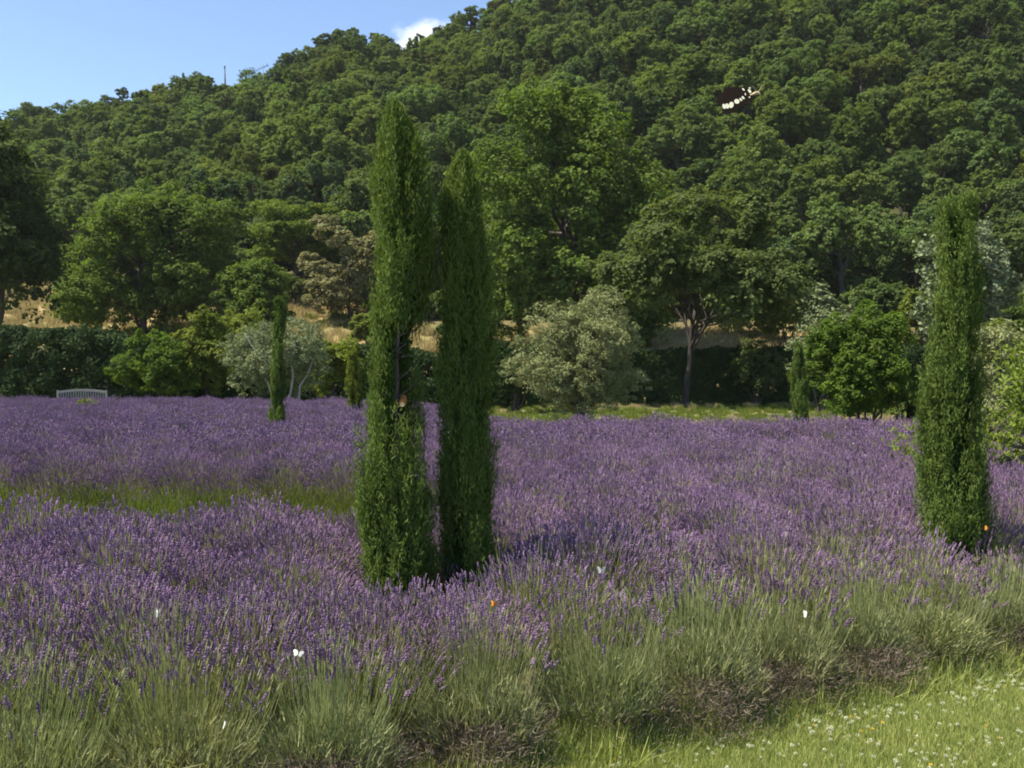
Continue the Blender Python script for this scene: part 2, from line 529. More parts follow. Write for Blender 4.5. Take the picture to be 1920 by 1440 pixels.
def make_tree(name, label, cat, base, W, D, H, zc, mat, n_lobes, n_leaves, ll, lw, seed, trunk_r=.18, bark='bark', lean=(0, 0),
              fork=.4, nlimb=9, trunk_h=None, rz=0, group=None, **kw):
    r = np.random.default_rng(seed)
    root = thing(name, label, cat, base, rz, group)
    g, lobes = crown_geo(r, W, D, H, n_lobes, n_leaves, ll, lw, **kw)
    cme = g.mesh(name + '_crown', M[mat])
    th = trunk_h if trunk_h else zc
    t = trunk_geo(r, th, trunk_r, lobes, (lean[0], lean[1], zc), fork, lean, nlimb)
    link('trunk', t.mesh(name + '_trunk', M[bark], smooth=True), root)
    link('crown', cme, root, (lean[0], lean[1], zc))
    return root


# ---- the wood on the hill: a few oaks, each placed tree a thing of its own
wood_kinds = []
for s in range(11):
    r = np.random.default_rng(100 + s)
    W = r.uniform(2.4, 3.7); H = r.uniform(2.2, 3.5)
    wm = M[('oak', 'oak_yellow', 'oak', 'oak_deep')[s % 4]]
    g, lobes = crown_geo(r, W, W * r.uniform(.9, 1.1), H, int(r.integers(13, 19)), 19000, .215, .155, lobe=r.uniform(.28, .40), sub=55, rad=(.4, .84), spread=.13)
    zc = H * .9 + .5
    t = trunk_geo(r, zc, .16, lobes, (0, 0, zc), .35, (r.normal() * .2, r.normal() * .2), 7, 5)
    wood_kinds.append((g.mesh('wood_oak_crown', wm), t.mesh('wood_oak_trunk', M['bark']), zc))

def scatter_wood():
    r = np.random.default_rng(5)
    pts = []
    cell = {}
    def ok(x, y, d):
        i, j = int(x // 6), int(y // 6)
        for a in (-1, 0, 1):
            for b in (-1, 0, 1):
                for (u, w) in cell.get((i + a, j + b), ()):
                    if (u - x) ** 2 + (w - y) ** 2 < d * d: return False
        return True
    for _ in range(140000):
        y = r.uniform(70, 228); a = r.uniform(-.82, .82); x = a * y
        if y < np.interp(a, [-.6, -.48, -.33, -.25, -.15, -.10, .0, .08, .2, .25, .6], [84, 82, 72, 81, 81, 66, 61, 61, 60, 60, 60]): continue
        dist = float(crest(x, y)[0])
        if y > dist + 22: continue
        d = np.interp(y, [70, 165], [4.0, 4.6])
        if not ok(x, y, d): continue
        cell.setdefault((int(x // 6), int(y // 6)), []).append((x, y))
        pts.append((x, y, dist))
    return pts

pts = scatter_wood()
inview, outview = [], []
for (x, y, dist) in pts:
    z = float(ground_z(x, y))
    py = HORIZON - (z + 6 - EYE) / y * F
    if abs(x / y) < .53 and y < dist + 3 and py > -70:
        inview.append((y, x, z))
    else:
        outview.append((y, x, z))
inview.sort()
keep = inview[:290]; rest = inview[290:] + outview
print('wood trees in view', len(inview), 'others', len(outview))
r = np.random.default_rng(9)
for (y, x, z) in keep:
    cm, tm, zc = wood_kinds[int(r.integers(0, 11))]
    px = 960 + F * x / y; py = HORIZON - (z + 5 - EYE) / y * F; dist = float(crest(x, y)[0])
    tone = {'oak_leaf': 'mid green', 'yellowish_oak_leaf': 'yellowish green', 'deep_green_oak_leaf': 'deep green'}[cm.materials[0].name]
    k = (y - 62) / (dist - 62)
    vert = 'on the ridge of the wooded hill' if y > dist - 9 and px < 1000 else 'at the top edge of the photo' if py < 45 else \
        'high on the wooded hill' if k > .66 else 'halfway up the wooded hill' if k > .33 else 'at the foot of the wooded hill'
    horiz = ['above the bench', 'behind the broad light green oak', 'above the layered tree', 'behind the close cypress pair', 'behind the large bright oak',
             'above the spreading tree', 'above the big rounded shrub', 'behind the lone right cypress'][int(np.searchsorted([160, 430, 660, 960, 1250, 1500, 1720], px))]
    root = thing('oak_tree', tone + ' oak ' + vert + ', ' + horiz, 'tree', (x, y, z), r.uniform(0, 6.28),
                 'oaks of the wood covering the hillside')
    sc = r.uniform(.8, 1.3)
    root.scale = (sc, sc, sc * r.uniform(.9, 1.15))
    link('trunk', tm, root)
    link('crown', cm, root, (0, 0, zc))
join_protos = []
for i, (cm, tm, zc) in enumerate(wood_kinds):
    g = Geo()
    for me, off, mi in ((cm, zc, 0), (tm, 0, 1)):
        v = np.empty(len(me.vertices) * 3, np.float32); me.vertices.foreach_get('co', v); v = v.reshape(-1, 3); v[:, 2] += off
        t = np.empty(len(me.vertices), np.float32); me.attributes['tint'].data.foreach_get('value', t)
        ls = np.empty(len(me.loops), np.int32); me.loops.foreach_get('vertex_index', ls)
        st = np.empty(len(me.polygons), np.int32); me.polygons.foreach_get('loop_total', st)
        ofs = np.concatenate([[0], np.cumsum(st)[:-1]])
        n0 = g.n; g.v.append(v); g.t.append(t); g.n += len(v)
        for k in (3, 4):
            sel = ofs[st == k]
            if len(sel):
                g.f.append(ls[sel[:, None] + np.arange(k)[None]] + n0); g.m.append(np.full(len(sel), mi))
    join_protos.append(proto('wood_oak', g.mesh('wood_oak', [cm.materials[0], M['bark']])))
rr = np.array(rest)
scatter('far_wood', join_protos, np.stack([rr[:, 1], rr[:, 0], rr[:, 2]], -1), r.integers(0, 11, len(rr)), r.uniform(0, 6.28, len(rr)),
        r.uniform(.8, 1.3, len(rr)), 'unbroken mass of oaks along the far edges of the hillside wood')


ub = []
for s in range(3):
    r = np.random.default_rng(700 + s)
    g, _ = crown_geo(r, 1.3, 1.3, .9, 7, 1500, .26, .18, sub=14)
    for v in g.v: v[:, 2] += .6
    ub.append(proto('undergrowth_bush', g.mesh('undergrowth_bush', M['oak'])))
r = np.random.default_rng(8)
n = 9500
y = r.uniform(66, 225, n); x = r.uniform(-.62, .62, n) * y
ok = (y < crest(x, y)[0] + 8) & (y > np.interp(x, [-13, -8], [84, 63]))
x, y = x[ok], y[ok]; n = len(x)
scatter('undergrowth', ub, np.stack([x, y, ground_z(x, y)], -1), r.integers(0, 3, n), r.uniform(0, 6.28, n), r.uniform(.7, 1.5, n), 'low green undergrowth covering the floor of the hillside wood')

def on_ground(px, Y):
    X = (px - 960) / F * Y
    return (X, Y, float(ground_z(X, Y)))


# ---- individual trees between the lavender and the wood
make_tree('oak_tree', 'dark oak cut by the left edge of the photo, above the shaded hedge', 'tree', on_ground(-5, 50), 3.5, 3.4, 5.6, 8.5, 'oak_dark', 26, 34000, .24, .17, 21,
          trunk_r=.25, sub=30)
make_tree('oak_tree', 'broad light green oak with low branches standing on the dry grass bank behind the hedge', 'tree', on_ground(265, 60), 5.9, 5.0, 5.7, 5.0, 'oak_bright', 36, 70000, .20, .145, 22,
          trunk_r=.22, fork=.12, nlimb=18, sub=50, spread=.15, lobe=.30, rad=(.4, .92), bottom=-.9)
make_tree('layered_tree', 'light green tree with flat layered branches at the foot of the wood', 'tree', on_ground(556, 74), 4.2, 3.8, 3.3, 4.6, 'pine', 24, 26000, .22, .12, 23,
          trunk_r=.2, layers=5, lobe=.42, sub=30)
make_tree('flowering_tree', 'beige tinged tree with faded blossom beside the tall double cypress', 'tree', on_ground(655, 66), 3.3, 2.8, 3.0, 3.7, 'tan', 17, 18000, .20, .13, 24, trunk_r=.14, lobe=.3, rad=(.4, .95), bottom=-.9)
make_tree('oak_tree', 'large bright green oak rising behind the grey domed olive', 'tree', on_ground(1060, 58), 6.6, 5.6, 8.0, 7.6, 'oak_bright', 50, 88000, .225, .165, 25,
          trunk_r=.28, fork=.2, nlimb=18, sub=50, spread=.15, lobe=.27, rad=(.4, .90), bottom=-.9)
make_tree('spreading_tree', 'spreading grey green tree with a dark bare trunk and low forks before the clipped hedge', 'tree', on_ground(1283, 41.5), 4.6, 4.0, 3.55, 5.2, 'walnut', 32, 50000, .19, .13, 26,
          trunk_r=.14, bark='bark_dark', lean=(.45, 0), fork=.55, nlimb=16, trunk_h=3.9, sub=30, lobe=.27, bottom=-.55, rad=(.4, .95), spread=.2)
make_tree('poplar_tree', 'silvery white leaved poplar behind the cypress by the right edge', 'tree', on_ground(1815, 46), 2.5, 2.3, 4.1, 5.2, 'poplar', 20, 17000, .20, .16, 27,
          trunk_r=.16, bark='bark_pale', sub=30, jit=.8)
make_tree('oak_tree', 'bushy yellow green oak left of the flowering tree, at the edge of the dry bank', 'tree', on_ground(470, 57), 2.6, 2.3, 2.8, 3.0, 'oak_bright', 15, 16000, .20, .14, 28, trunk_r=.14)
make_tree('olive_tree', 'domed grey beige olive standing in the far edge of the lavender', 'olive tree', on_ground(1092, 22), 1.85, 1.7, 1.62, 1.68, 'olive', 40, 56000, .072, .025, 29,
          trunk_r=.07, bark='bark_grey', fork=.12, nlimb=24, jit=.6, sub=44, bottom=-.95, lobe=.30, rad=(.35, .78), spread=.14)
# multi-stemmed grey olive with pale leaning stems
def grey_olive():
    r = np.random.default_rng(31)
    x, y, z = on_ground(528, 33)
    root = thing('olive_tree', 'grey green olive with pale leaning stems behind the small slim cypress', 'olive tree', (x, y, z))
    g, lobes = crown_geo(r, 2.3, 1.7, 1.55, 24, 24000, .10, .036, jit=.7, sub=30, bottom=-.9, lobe=.36)
    link('crown', g.mesh('grey_olive_crown', M['olive_grey']), root, (0, 0, 1.85))
    for (bx, by, tx, ty, tz) in ((.1, -.2, -1.0, -.75, 2.7), (.2, -.25, .62, -.8, 2.4), (.25, -.1, 1.15, -.6, 1.9), (0, 0, -.3, .3, 2.9)):
        tg = Geo()
        tube(tg, limb(r, (bx, by, -.15), (tx, ty, tz), 6, .025), np.linspace(.065, .02, 6), 6)
        link('trunk', tg.mesh('grey_olive_trunk', M['bark_pale'], smooth=True), root)
grey_olive()

def shrub(name, label, px, Y, W, D, H, mat, n, ll, lw, seed, nl=14, lift=0.0, cat='shrub', group=None, **kw):
    r = np.random.default_rng(seed)
    x, y, z = on_ground(px, Y)
    root = thing(name, label, cat, (x, y, z), 0, group)
    kw.setdefault('bottom', -.6)
    g, lobes = crown_geo(r, W, D, H, nl, n, ll, lw, **kw)
    link('foliage', g.mesh(name + '_foliage', M[mat]), root, (0, 0, H + lift))
    t = Geo()
    for q in range(7):
        b = lobes[q % nl][0] + np.array([0, 0, H + lift])
        tube(t, limb(r, (r.normal() * .06, r.normal() * .06, -.1), b, 5, .04), np.linspace(.045, .008, 5), 5)
    link('stem', t.mesh(name + '_stem', M['bark'], smooth=True), root)
    return root

shrub('round_shrub', 'big rounded bright green shrub between the slim small cypress and the right hand cypress', 1622, 25, 1.62, 1.45, 1.62, 'shrub', 40000, .085, .055, 41, 34, lobe=.34, bottom=-1, lift=-.05)
shrub('yellow_shrub', 'tall yellow green shrub below the broad light green oak', 440, 46, 2.1, 1.6, 2.3, 'yellow_shrub', 20000, .13, .09, 55, 22)
shrub('tall_shrub', 'loose pale green shrub behind the big rounded shrub', 1540, 36, 1.3, 1.2, 1.9, 'olive_grey', 9000, .10, .05, 42, 16)
shrub('yellow_shrub', 'yellow green shrub against the hedge left of the grey olive', 395, 35, 1.2, 1.0, 1.8, 'yellow_shrub', 11000, .105, .075, 43, 16)
shrub('hedge_shrub', 'leafy green shrub sunlit at the end of the shaded left hedge', 300, 34.6, 1.9, .9, 1.35, 'shrub', 14000, .11, .08, 44, 18)
shrub('yellow_shrub', 'yellow green shrub between the grey olive and the tall double cypress', 640, 36, 1.25, 1.0, 1.5, 'yellow_shrub', 9000, .105, .075, 45, 14)
shrub('pale_shrub', 'pale shrub on the dry grass bank near the left edge', 100, 55, 1.6, 1.3, 1.0, 'olive_grey', 6000, .15, .08, 46, 12)
shrub('low_shrub', 'low green shrub at the foot of the light green oak', 345, 57, 1.7, 1.4, 1.2, 'yellow_shrub', 8000, .16, .11, 47, 12)
shrub('low_shrub', 'rounded olive green shrub on the dry bank beside the flowering tree', 552, 70, 1.4, 1.3, 1.1, 'walnut', 6000, .16, .11, 48, 10)
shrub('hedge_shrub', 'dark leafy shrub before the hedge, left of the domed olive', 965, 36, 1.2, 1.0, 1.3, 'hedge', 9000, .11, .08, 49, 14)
shrub('olive_bush', 'beige green bush by the right edge behind the yellow leaved fruit tree', 1905, 15, 1.0, .9, 1.1, 'olive', 14000, .075, .025, 50, 16, jit=.6, lift=.15)
shrub('low_shrub', 'grey green shrub leaning over the clipped hedge right of the bare trunk', 1420, 42.6, 1.5, .9, 1.35, 'walnut', 9000, .13, .09, 51, 14)
shrub('green_shrub', 'green shrub below the silvery poplar at the right edge', 1878, 30, 1.2, 1.0, 1.6, 'yellow_shrub', 9000, .10, .07, 52, 14)
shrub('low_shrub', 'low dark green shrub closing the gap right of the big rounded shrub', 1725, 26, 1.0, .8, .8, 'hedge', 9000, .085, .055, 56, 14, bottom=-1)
shrub('weed_bush', 'small yellow green bush poking out of the lavender before the bench', 157, 25, .42, .35, .46, 'yellow_shrub', 1400, .06, .035, 53, 8)
shrub('weed_bush', 'small reddish tinged bush poking out of the lavender in the left field', 381, 19.5, .22, .2, .42, 'yellow_shrub', 700, .05, .03, 54, 7)


r_edge = np.random.default_rng(66)
for q, (px, Y, W, H, mat, lab) in enumerate([
    (880, 59, 2.2, 1.5, 'oak', 'green thicket seen between the tall cypress pair and the large bright oak'),
    (1180, 58, 2.0, 1.6, 'oak_bright', 'leafy thicket at the foot of the large bright oak'),
    (1375, 62, 2.0, 1.7, 'oak', 'green thicket behind the spreading tree, right of its trunk'),
    (1475, 60, 2.2, 1.9, 'yellow_shrub', 'pale leafy thicket at the end of the golden bank above the clipped hedge'),
    (1560, 58, 2.2, 2.2, 'olive_grey', 'grey green thicket above the big rounded shrub'),
    (1660, 60, 2.3, 2.0, 'oak', 'dark green thicket between the big rounded shrub and the wood'),
    (1750, 58, 2.2, 2.2, 'yellow_shrub', 'light green thicket behind the lone right cypress'),
    (1860, 57, 2.4, 2.2, 'oak_bright', 'green thicket by the right edge below the silvery poplar'),
    (1960, 60, 2.4, 2.2, 'oak', 'green thicket cut by the right edge of the photo'),
    (690, 60, 1.5, 1.0, 'yellow_shrub', 'low thicket on the golden bank behind the small yellowish cypress')]):
    shrub('thicket', lab, px, Y, W, W * .8, H, mat, 9000, .20, .14, 600 + q, 14, cat='thicket', group='thickets along the foot of the wood')

# ---- hedges
def hedge(label, pts, h, depth, mat, n, ll, lw, seed, clip=.25, rough=.13):
    r = np.random.default_rng(seed)
    pts = np.array(pts, float)
    seg = np.linalg.norm(np.diff(pts, axis=0), axis=1); cum = np.concatenate([[0], np.cumsum(seg)])
    root = thing('hedge', label, 'hedge', (pts[0][0], pts[0][1], float(ground_z(*pts[0]))))
    ncl = max(60, int(cum[-1] * 80)); n = int(n * 1.9)
    s = r.uniform(0, cum[-1], ncl)
    cx = np.interp(s, cum, pts[:, 0]); cy = np.interp(s, cum, pts[:, 1])
    hh = h * (1 + rough * fbm(s * .7, s * 0, seed))
    side = r.choice([0, 0, 1, 2], ncl)      # front, top, inside
    u = r.uniform(-1, 1, ncl); zz = r.uniform(.03, 1, ncl) ** 1.0
    dy = np.where(side == 0, -1 + r.normal(size=ncl) * clip, np.where(side == 1, u, u * .8)) * depth / 2
    cz = np.where(side == 1, hh - .12, zz * hh)
    cc = np.stack([cx - root.location.x, cy + dy - root.location.y, cz], -1)
    k = r.integers(0, ncl, n)
    e = nrm(r.normal(size=(n, 3)))
    pos = cc[k] + e * (.30 * r.uniform(.2, 1, n) ** .5)[:, None]
    pos[:, 2] = np.maximum(pos[:, 2], .02)
    out = np.where((side[k] == 1)[:, None], np.array([0, 0, 1.]), np.array([0, -1.1, .05]))
    g = Geo()
    tint = np.clip(.5 * r.uniform(0, 1, ncl)[k] + .5 * r.random(n), 0, 1)
    sz = r.uniform(.7, 1.3, n)
    leaves(g, pos, out * .8 + e * .5 + r.normal(size=(n, 3)) * .4, r.normal(size=(n, 3)), ll * sz, lw * sz, tint)
    link('foliage', g.mesh('hedge_foliage', M[mat]), root)
    t = Geo()
    for q in np.arange(.3, cum[-1], .55):
        x = np.interp(q, cum, pts[:, 0]) - root.location.x; y = np.interp(q, cum, pts[:, 1]) - root.location.y
        for _ in range(3):
            tube(t, limb(r, (x + r.normal() * .05, y, -.05), (x + r.normal() * .35, y + r.normal() * .25, h * r.uniform(.6, .92)), 4, .05), np.linspace(.035, .008, 4), 4)
    link('stem', t.mesh('hedge_stem', M['bark']), root)
    return root

def gx(px, Y): return ((px - 960) / F * Y, Y)
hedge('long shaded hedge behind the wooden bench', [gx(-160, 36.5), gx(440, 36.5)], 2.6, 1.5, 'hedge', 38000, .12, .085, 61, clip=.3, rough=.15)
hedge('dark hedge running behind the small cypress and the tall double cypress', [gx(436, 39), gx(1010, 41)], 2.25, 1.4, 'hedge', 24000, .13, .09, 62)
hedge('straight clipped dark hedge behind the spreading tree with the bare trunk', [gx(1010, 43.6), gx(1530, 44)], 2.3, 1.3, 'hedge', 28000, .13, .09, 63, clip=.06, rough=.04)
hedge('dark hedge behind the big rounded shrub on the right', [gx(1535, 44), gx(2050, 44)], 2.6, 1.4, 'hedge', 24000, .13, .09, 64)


# ------------------------------------------------------------------ cypresses
def cypress(label, base, zs, left, right, centre, n_spray, per, seed, blade=.031, bw=.0060, bark='bark_grey', gaps=(), name='cypress_tree', mat='cypress', trunk_r=.045, extra=(), cat='cypress', zl=1.0):
    """zs rising heights; left/right = foliage half widths there, centre = sideways shift of the axis"""
    r = np.random.default_rng(seed)
    root = thing(name, label, cat, base)
    H = zs[-1]
    dens = np.interp(np.linspace(0, H, 200), zs, (np.array(left) + np.array(right)) / 2 + .03)
    cdf = np.cumsum(dens); cdf /= cdf[-1]
    z = np.interp(r.random(n_spray), cdf, np.linspace(0, H, 200))
    th = r.uniform(0, 2 * PI, n_spray)
    # keep the open gaps (the bare stretch of trunk) free of sprays on the camera's side
    ok = np.ones(n_spray, bool)
    for (z0, z1, t0, t1) in gaps:
        ok &= ~((z > z0) & (z < z1) & (np.cos(th - (t0 + t1) / 2) > math.cos((t1 - t0) / 2)))
    z, th = z[ok], th[ok]; n = len(z)
    npl = max(24, n // 13)
    seeds = r.permutation(n)[:npl]
    who = r.integers(0, npl, n)
    hw = np.maximum(np.interp(z[seeds], zs, left), .04)[who]
    th = th[seeds][who] + r.normal(size=n) * .05 / hw
    z = np.clip(z[seeds][who] + r.normal(size=n) * .06, 0, H * .985)
    pl_r = r.uniform(.74, 1.12, npl)[who]; pl_t = r.random(npl)[who]
    lump = (1 + .15 * fbm(th * 2.6, z * 4.5, seed, 4)) * pl_r
    def surf(zq, t):
        Lw = np.interp(zq, zs, left); Rw = np.interp(zq, zs, right)
        c = np.cos(t)
        w = np.where(c < 0, Lw, Rw)
        dep = (Lw + Rw) / 2
        return np.stack([np.interp(zq, zs, centre) + w * c, dep * np.sin(t), zq], -1)
    zlen = zl * r.uniform(.18, .46, n) * np.clip(n_spray / 500, .75, 1)
    ztip = np.minimum(z + zlen, H + r.uniform(-.05, .05, n))
    tip = surf(np.minimum(ztip, H), th)
    ax_t = np.stack([np.interp(ztip, zs, centre), 0 * z, ztip], -1)
    tip = ax_t + (tip - ax_t) * (lump * r.uniform(.78, 1.12, n) + (r.random(n) < .15) * r.uniform(0, .36, n))[:, None]
    start = surf(z, th); ax_s = np.stack([np.interp(z, zs, centre), 0 * z, z], -1)
    start = ax_s + (start - ax_s) * (r.uniform(.35, .88, n) * lump)[:, None]
    lump = lump * 1.0
    ct = np.clip(.25 + .5 * pl_t + .2 * fbm(th * 1.5, z * 3, seed + 3, 3) + r.normal(size=n) * .12, 0, 1)
    k = np.repeat(np.arange(n), per)
    t = r.uniform(0, 1, len(k))
    d = tip - start
    p = start[k] + d[k] * t[:, None]
    dn = nrm(d)
    rad = nrm(np.stack([np.cos(th), np.sin(th), 0 * th], -1))
    p += r.normal(size=p.shape) * (.017 * zl * (1.15 - .7 * t))[:, None]
    bd = nrm(dn[k] * 1.0 + rand_dir(len(k), r) * .65 + rad[k] * .25 + np.array([0, 0, .45]))
    ln = blade * r.uniform(.6, 1.4, len(k))
    g = Geo()
    leaves(g, p + bd * ln[:, None] * .5, rad[k] + rand_dir(len(k), r) * .9, bd, ln, bw * r.uniform(.7, 1.3, len(k)),
           np.clip(ct[k] * .6 + r.random(len(k)) * .4, 0, 1), fold=.3)
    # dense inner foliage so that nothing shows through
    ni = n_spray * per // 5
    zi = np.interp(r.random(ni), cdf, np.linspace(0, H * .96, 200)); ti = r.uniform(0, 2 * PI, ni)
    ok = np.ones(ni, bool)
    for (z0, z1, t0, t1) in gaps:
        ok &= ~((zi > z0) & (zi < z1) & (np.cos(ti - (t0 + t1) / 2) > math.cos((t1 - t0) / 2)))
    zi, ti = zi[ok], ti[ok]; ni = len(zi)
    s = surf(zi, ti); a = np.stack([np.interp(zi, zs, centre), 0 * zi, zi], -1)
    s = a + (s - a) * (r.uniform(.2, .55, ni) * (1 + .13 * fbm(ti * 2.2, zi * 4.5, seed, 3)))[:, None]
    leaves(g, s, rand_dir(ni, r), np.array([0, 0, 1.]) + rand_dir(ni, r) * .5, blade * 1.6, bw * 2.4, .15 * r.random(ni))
    # side sprigs that leave the column
    for (x0, z0, x1, z1, m) in extra:
        a0 = np.array([x0, -.05, z0]); a1 = np.array([x1, -.08, z1])
        tt = r.random(m)
        p = a0 + (a1 - a0) * tt[:, None] + r.normal(size=(m, 3)) * .028 * (1.1 - tt)[:, None]
        bd = nrm((a1 - a0)[None] * 2 + rand_dir(m, r) * .6)
        leaves(g, p, rand_dir(m, r), bd, blade, bw, .5 + .5 * r.random(m))
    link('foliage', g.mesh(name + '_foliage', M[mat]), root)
    tg = Geo()
    zz = np.linspace(-.15, H * .9, 34)
    tube(tg, np.stack([np.interp(zz, zs, centre) + .012 * np.sin(zz * 3) + r.normal(size=34) * .004, .008 * np.sin(zz * 5), zz], -1), np.linspace(trunk_r, .008, 34) * r.uniform(.82, 1.2, 34), 8)
    for q in range(46):
        z0 = r.uniform(.3, H * .7); a0 = r.uniform(0, 2 * PI); c0 = np.array([np.interp(z0, zs, centre), 0, z0])
        tube(tg, [c0, c0 + np.array([math.cos(a0), math.sin(a0), r.uniform(-.2, .8)]) * r.uniform(.05, .12) * max(zl, 1)], [.006, .002], 4)
    for q in [k_ for k_ in r.permutation(n) if pl_r[k_] < .95 and np.linalg.norm(d[k_]) < .45 * zl][:60]:
        tube(tg, np.stack([ax_s[q] - [0, 0, .06], start[q], start[q] + d[q] * .3]), [.006, .004, .002], 4)
    link('trunk', tg.mesh(name + '_trunk', M[bark], smooth=True), root)
    return root


def prof(rows, Y, cx, basey):
    """(photo y, left px, right px) rows of an outline -> heights, half widths and axis shift at distance Y"""
    rows = sorted(rows, key=lambda q: -q[0])
    s = Y / F
    zs = [(basey - q[0]) * s for q in rows]
    ce = [((q[1] + q[2]) / 2 - cx) * s for q in rows]
    hw = [(q[2] - q[1]) / 2 * s for q in rows]
    return np.array(zs), np.array(hw) * .95, np.array(hw) * .95, np.array(ce)

Y1 = 5.43; b1 = HORIZON + EYE * F / Y1
zs, lw_, rw_, ce = prof([(b1, 688, 812), (1200, 676, 822), (1120, 675, 824), (1000, 676, 822), (900, 674, 815), (820, 680, 803), (740, 688, 798), (620, 690, 803),
                         (520, 690, 806), (420, 692, 806), (330, 694, 800), (290, 697, 796), (258, 702, 786), (230, 712, 766), (212, 724, 752), (196, 733, 741)], Y1, 748, b1)
c1 = cypress('tallest cypress, left of the close pair, with an open gap showing its trunk', ((748 - 960) / F * Y1, Y1, 0), zs, lw_, rw_, ce, 1400, 70, 71,
             gaps=[((b1 - 900) * Y1 / F, (b1 - 600) * Y1 / F, -PI / 2 - .12, .30)], trunk_r=.042)
# sawn branch stub glowing on the bare trunk
def stub(root, x, z):
    g = Geo(); tube(g, [(x, .0, z + .02), (x, -.035, z - .002), (x, -.062, z - .012)], [.017, .021, .020], 10)
    s = link('branch_stub', g.mesh('branch_stub', M['cut_bark'], smooth=True), root)
    g = Geo(); an = np.linspace(0, 2 * PI, 10, endpoint=False)
    v = np.stack([x + .0125 * np.cos(an), np.full(10, -.0775), z - .016 + .013 * np.sin(an)], -1)
    v2 = v.copy(); v2[:, 1] = -.066
    g.add(np.concatenate([v, v2]), [[i, (i + 1) % 10, 10 + (i + 1) % 10, 10 + i] for i in range(10)])
    g.f.append(np.arange(10)[::-1][None]); g.m.append(np.zeros(1, int))
    link('sawn_end', g.mesh('sawn_end', M['cut_wood']), s)
stub(c1, (757 - 748) * Y1 / F, (b1 - 752) * Y1 / F)
Y2 = 5.55; b2 = HORIZON + EYE * F / Y2
zs, lw_, rw_, ce = prof([(b2, 840, 915), (1180, 830, 930), (1100, 826, 936), (1000, 822, 934), (900, 826, 932), (800, 824, 932), (700, 824, 931), (600, 824, 930), (540, 822, 926),
                         (500, 822, 916), (440, 824, 908), (390, 826, 900), (345, 830, 900), (320, 846, 886), (290, 864, 872)], Y2, 878, b2)
cypress('shorter cypress, right one of the close pair, with a thin reddish tip', ((878 - 960) / F * Y2, Y2, 0), zs, lw_, rw_, ce, 1200, 70, 72, gaps=[((b2 - 870) * Y2 / F, (b2 - 740) * Y2 / F, -1.5, -.7), ((b2 - 480) * Y2 / F, (b2 - 400) * Y2 / F, -1.3, -.4), ((b2 - 1080) * Y2 / F, (b2 - 940) * Y2 / F, -1.2, -.2)])
Y3 = 6.33; b3 = HORIZON + EYE * F / Y3
zs, lw_, rw_, ce = prof([(b3, 1750, 1830), (1100, 1730, 1845), (1020, 1716, 1857), (940, 1718, 1856), (860, 1728, 1850), (780, 1736, 1844), (700, 1742, 1842), (600, 1750, 1840),
                         (500, 1752, 1838), (430, 1755, 1836), (405, 1757, 1837), (388, 1763, 1832), (370, 1776, 1822)], Y3, 1790, b3)
cypress('cypress standing alone near the right edge of the lavender', ((1790 - 960) / F * Y3, Y3, 0), zs, lw_, rw_, ce, 1250, 70, 73, gaps=[((b3 - 830) * Y3 / F, (b3 - 740) * Y3 / F, -1.5, -.6), ((b3 - 560) * Y3 / F, (b3 - 490) * Y3 / F, -1.3, -.2), ((b3 - 980) * Y3 / F, (b3 - 900) * Y3 / F, -2.2, -1.6)],
        extra=[(-.12, 1.32, -.26, 1.62, 260), (-.12, 1.2, -.22, 1.46, 200)])
Y4 = 18.0; b4 = HORIZON + EYE * F / Y4
zs, lw_, rw_, ce = prof([(b4, 508, 536), (800, 504, 539), (740, 508, 537), (650, 508, 536), (600, 510, 537), (575, 512, 536), (560, 518, 532)], Y4, 522, b4)
cypress('small slim cypress in the left field before the grey olive', ((522 - 960) / F * Y4, Y4, 0), zs, lw_, rw_, ce, 420, 30, 74, blade=.06, bw=.014)
Y5 = 21.0; b5 = HORIZON + EYE * F / Y5
zs, lw_, rw_, ce = prof([(b5, 652, 676), (780, 650, 680), (730, 649, 679), (690, 651, 674), (662, 655, 668)], Y5, 664, b5)
cypress('small yellowish cypress just left of the tall double cypress', ((664 - 960) / F * Y5, Y5, 0), zs, lw_, rw_, ce, 300, 30, 75, blade=.06, bw=.015, mat='yellow_shrub')
Y6 = 20.0; b6 = HORIZON + EYE * F / Y6
zs, lw_, rw_, ce = prof([(b6, 1488, 1512), (785, 1484, 1516), (720, 1485, 1514), (670, 1487, 1511), (645, 1494, 1504)], Y6, 1500, b6)
cypress('small slim cypress left of the big rounded shrub', ((1500 - 960) / F * Y6, Y6, 0), zs, lw_, rw_, ce, 320, 30, 76, blade=.06, bw=.015)


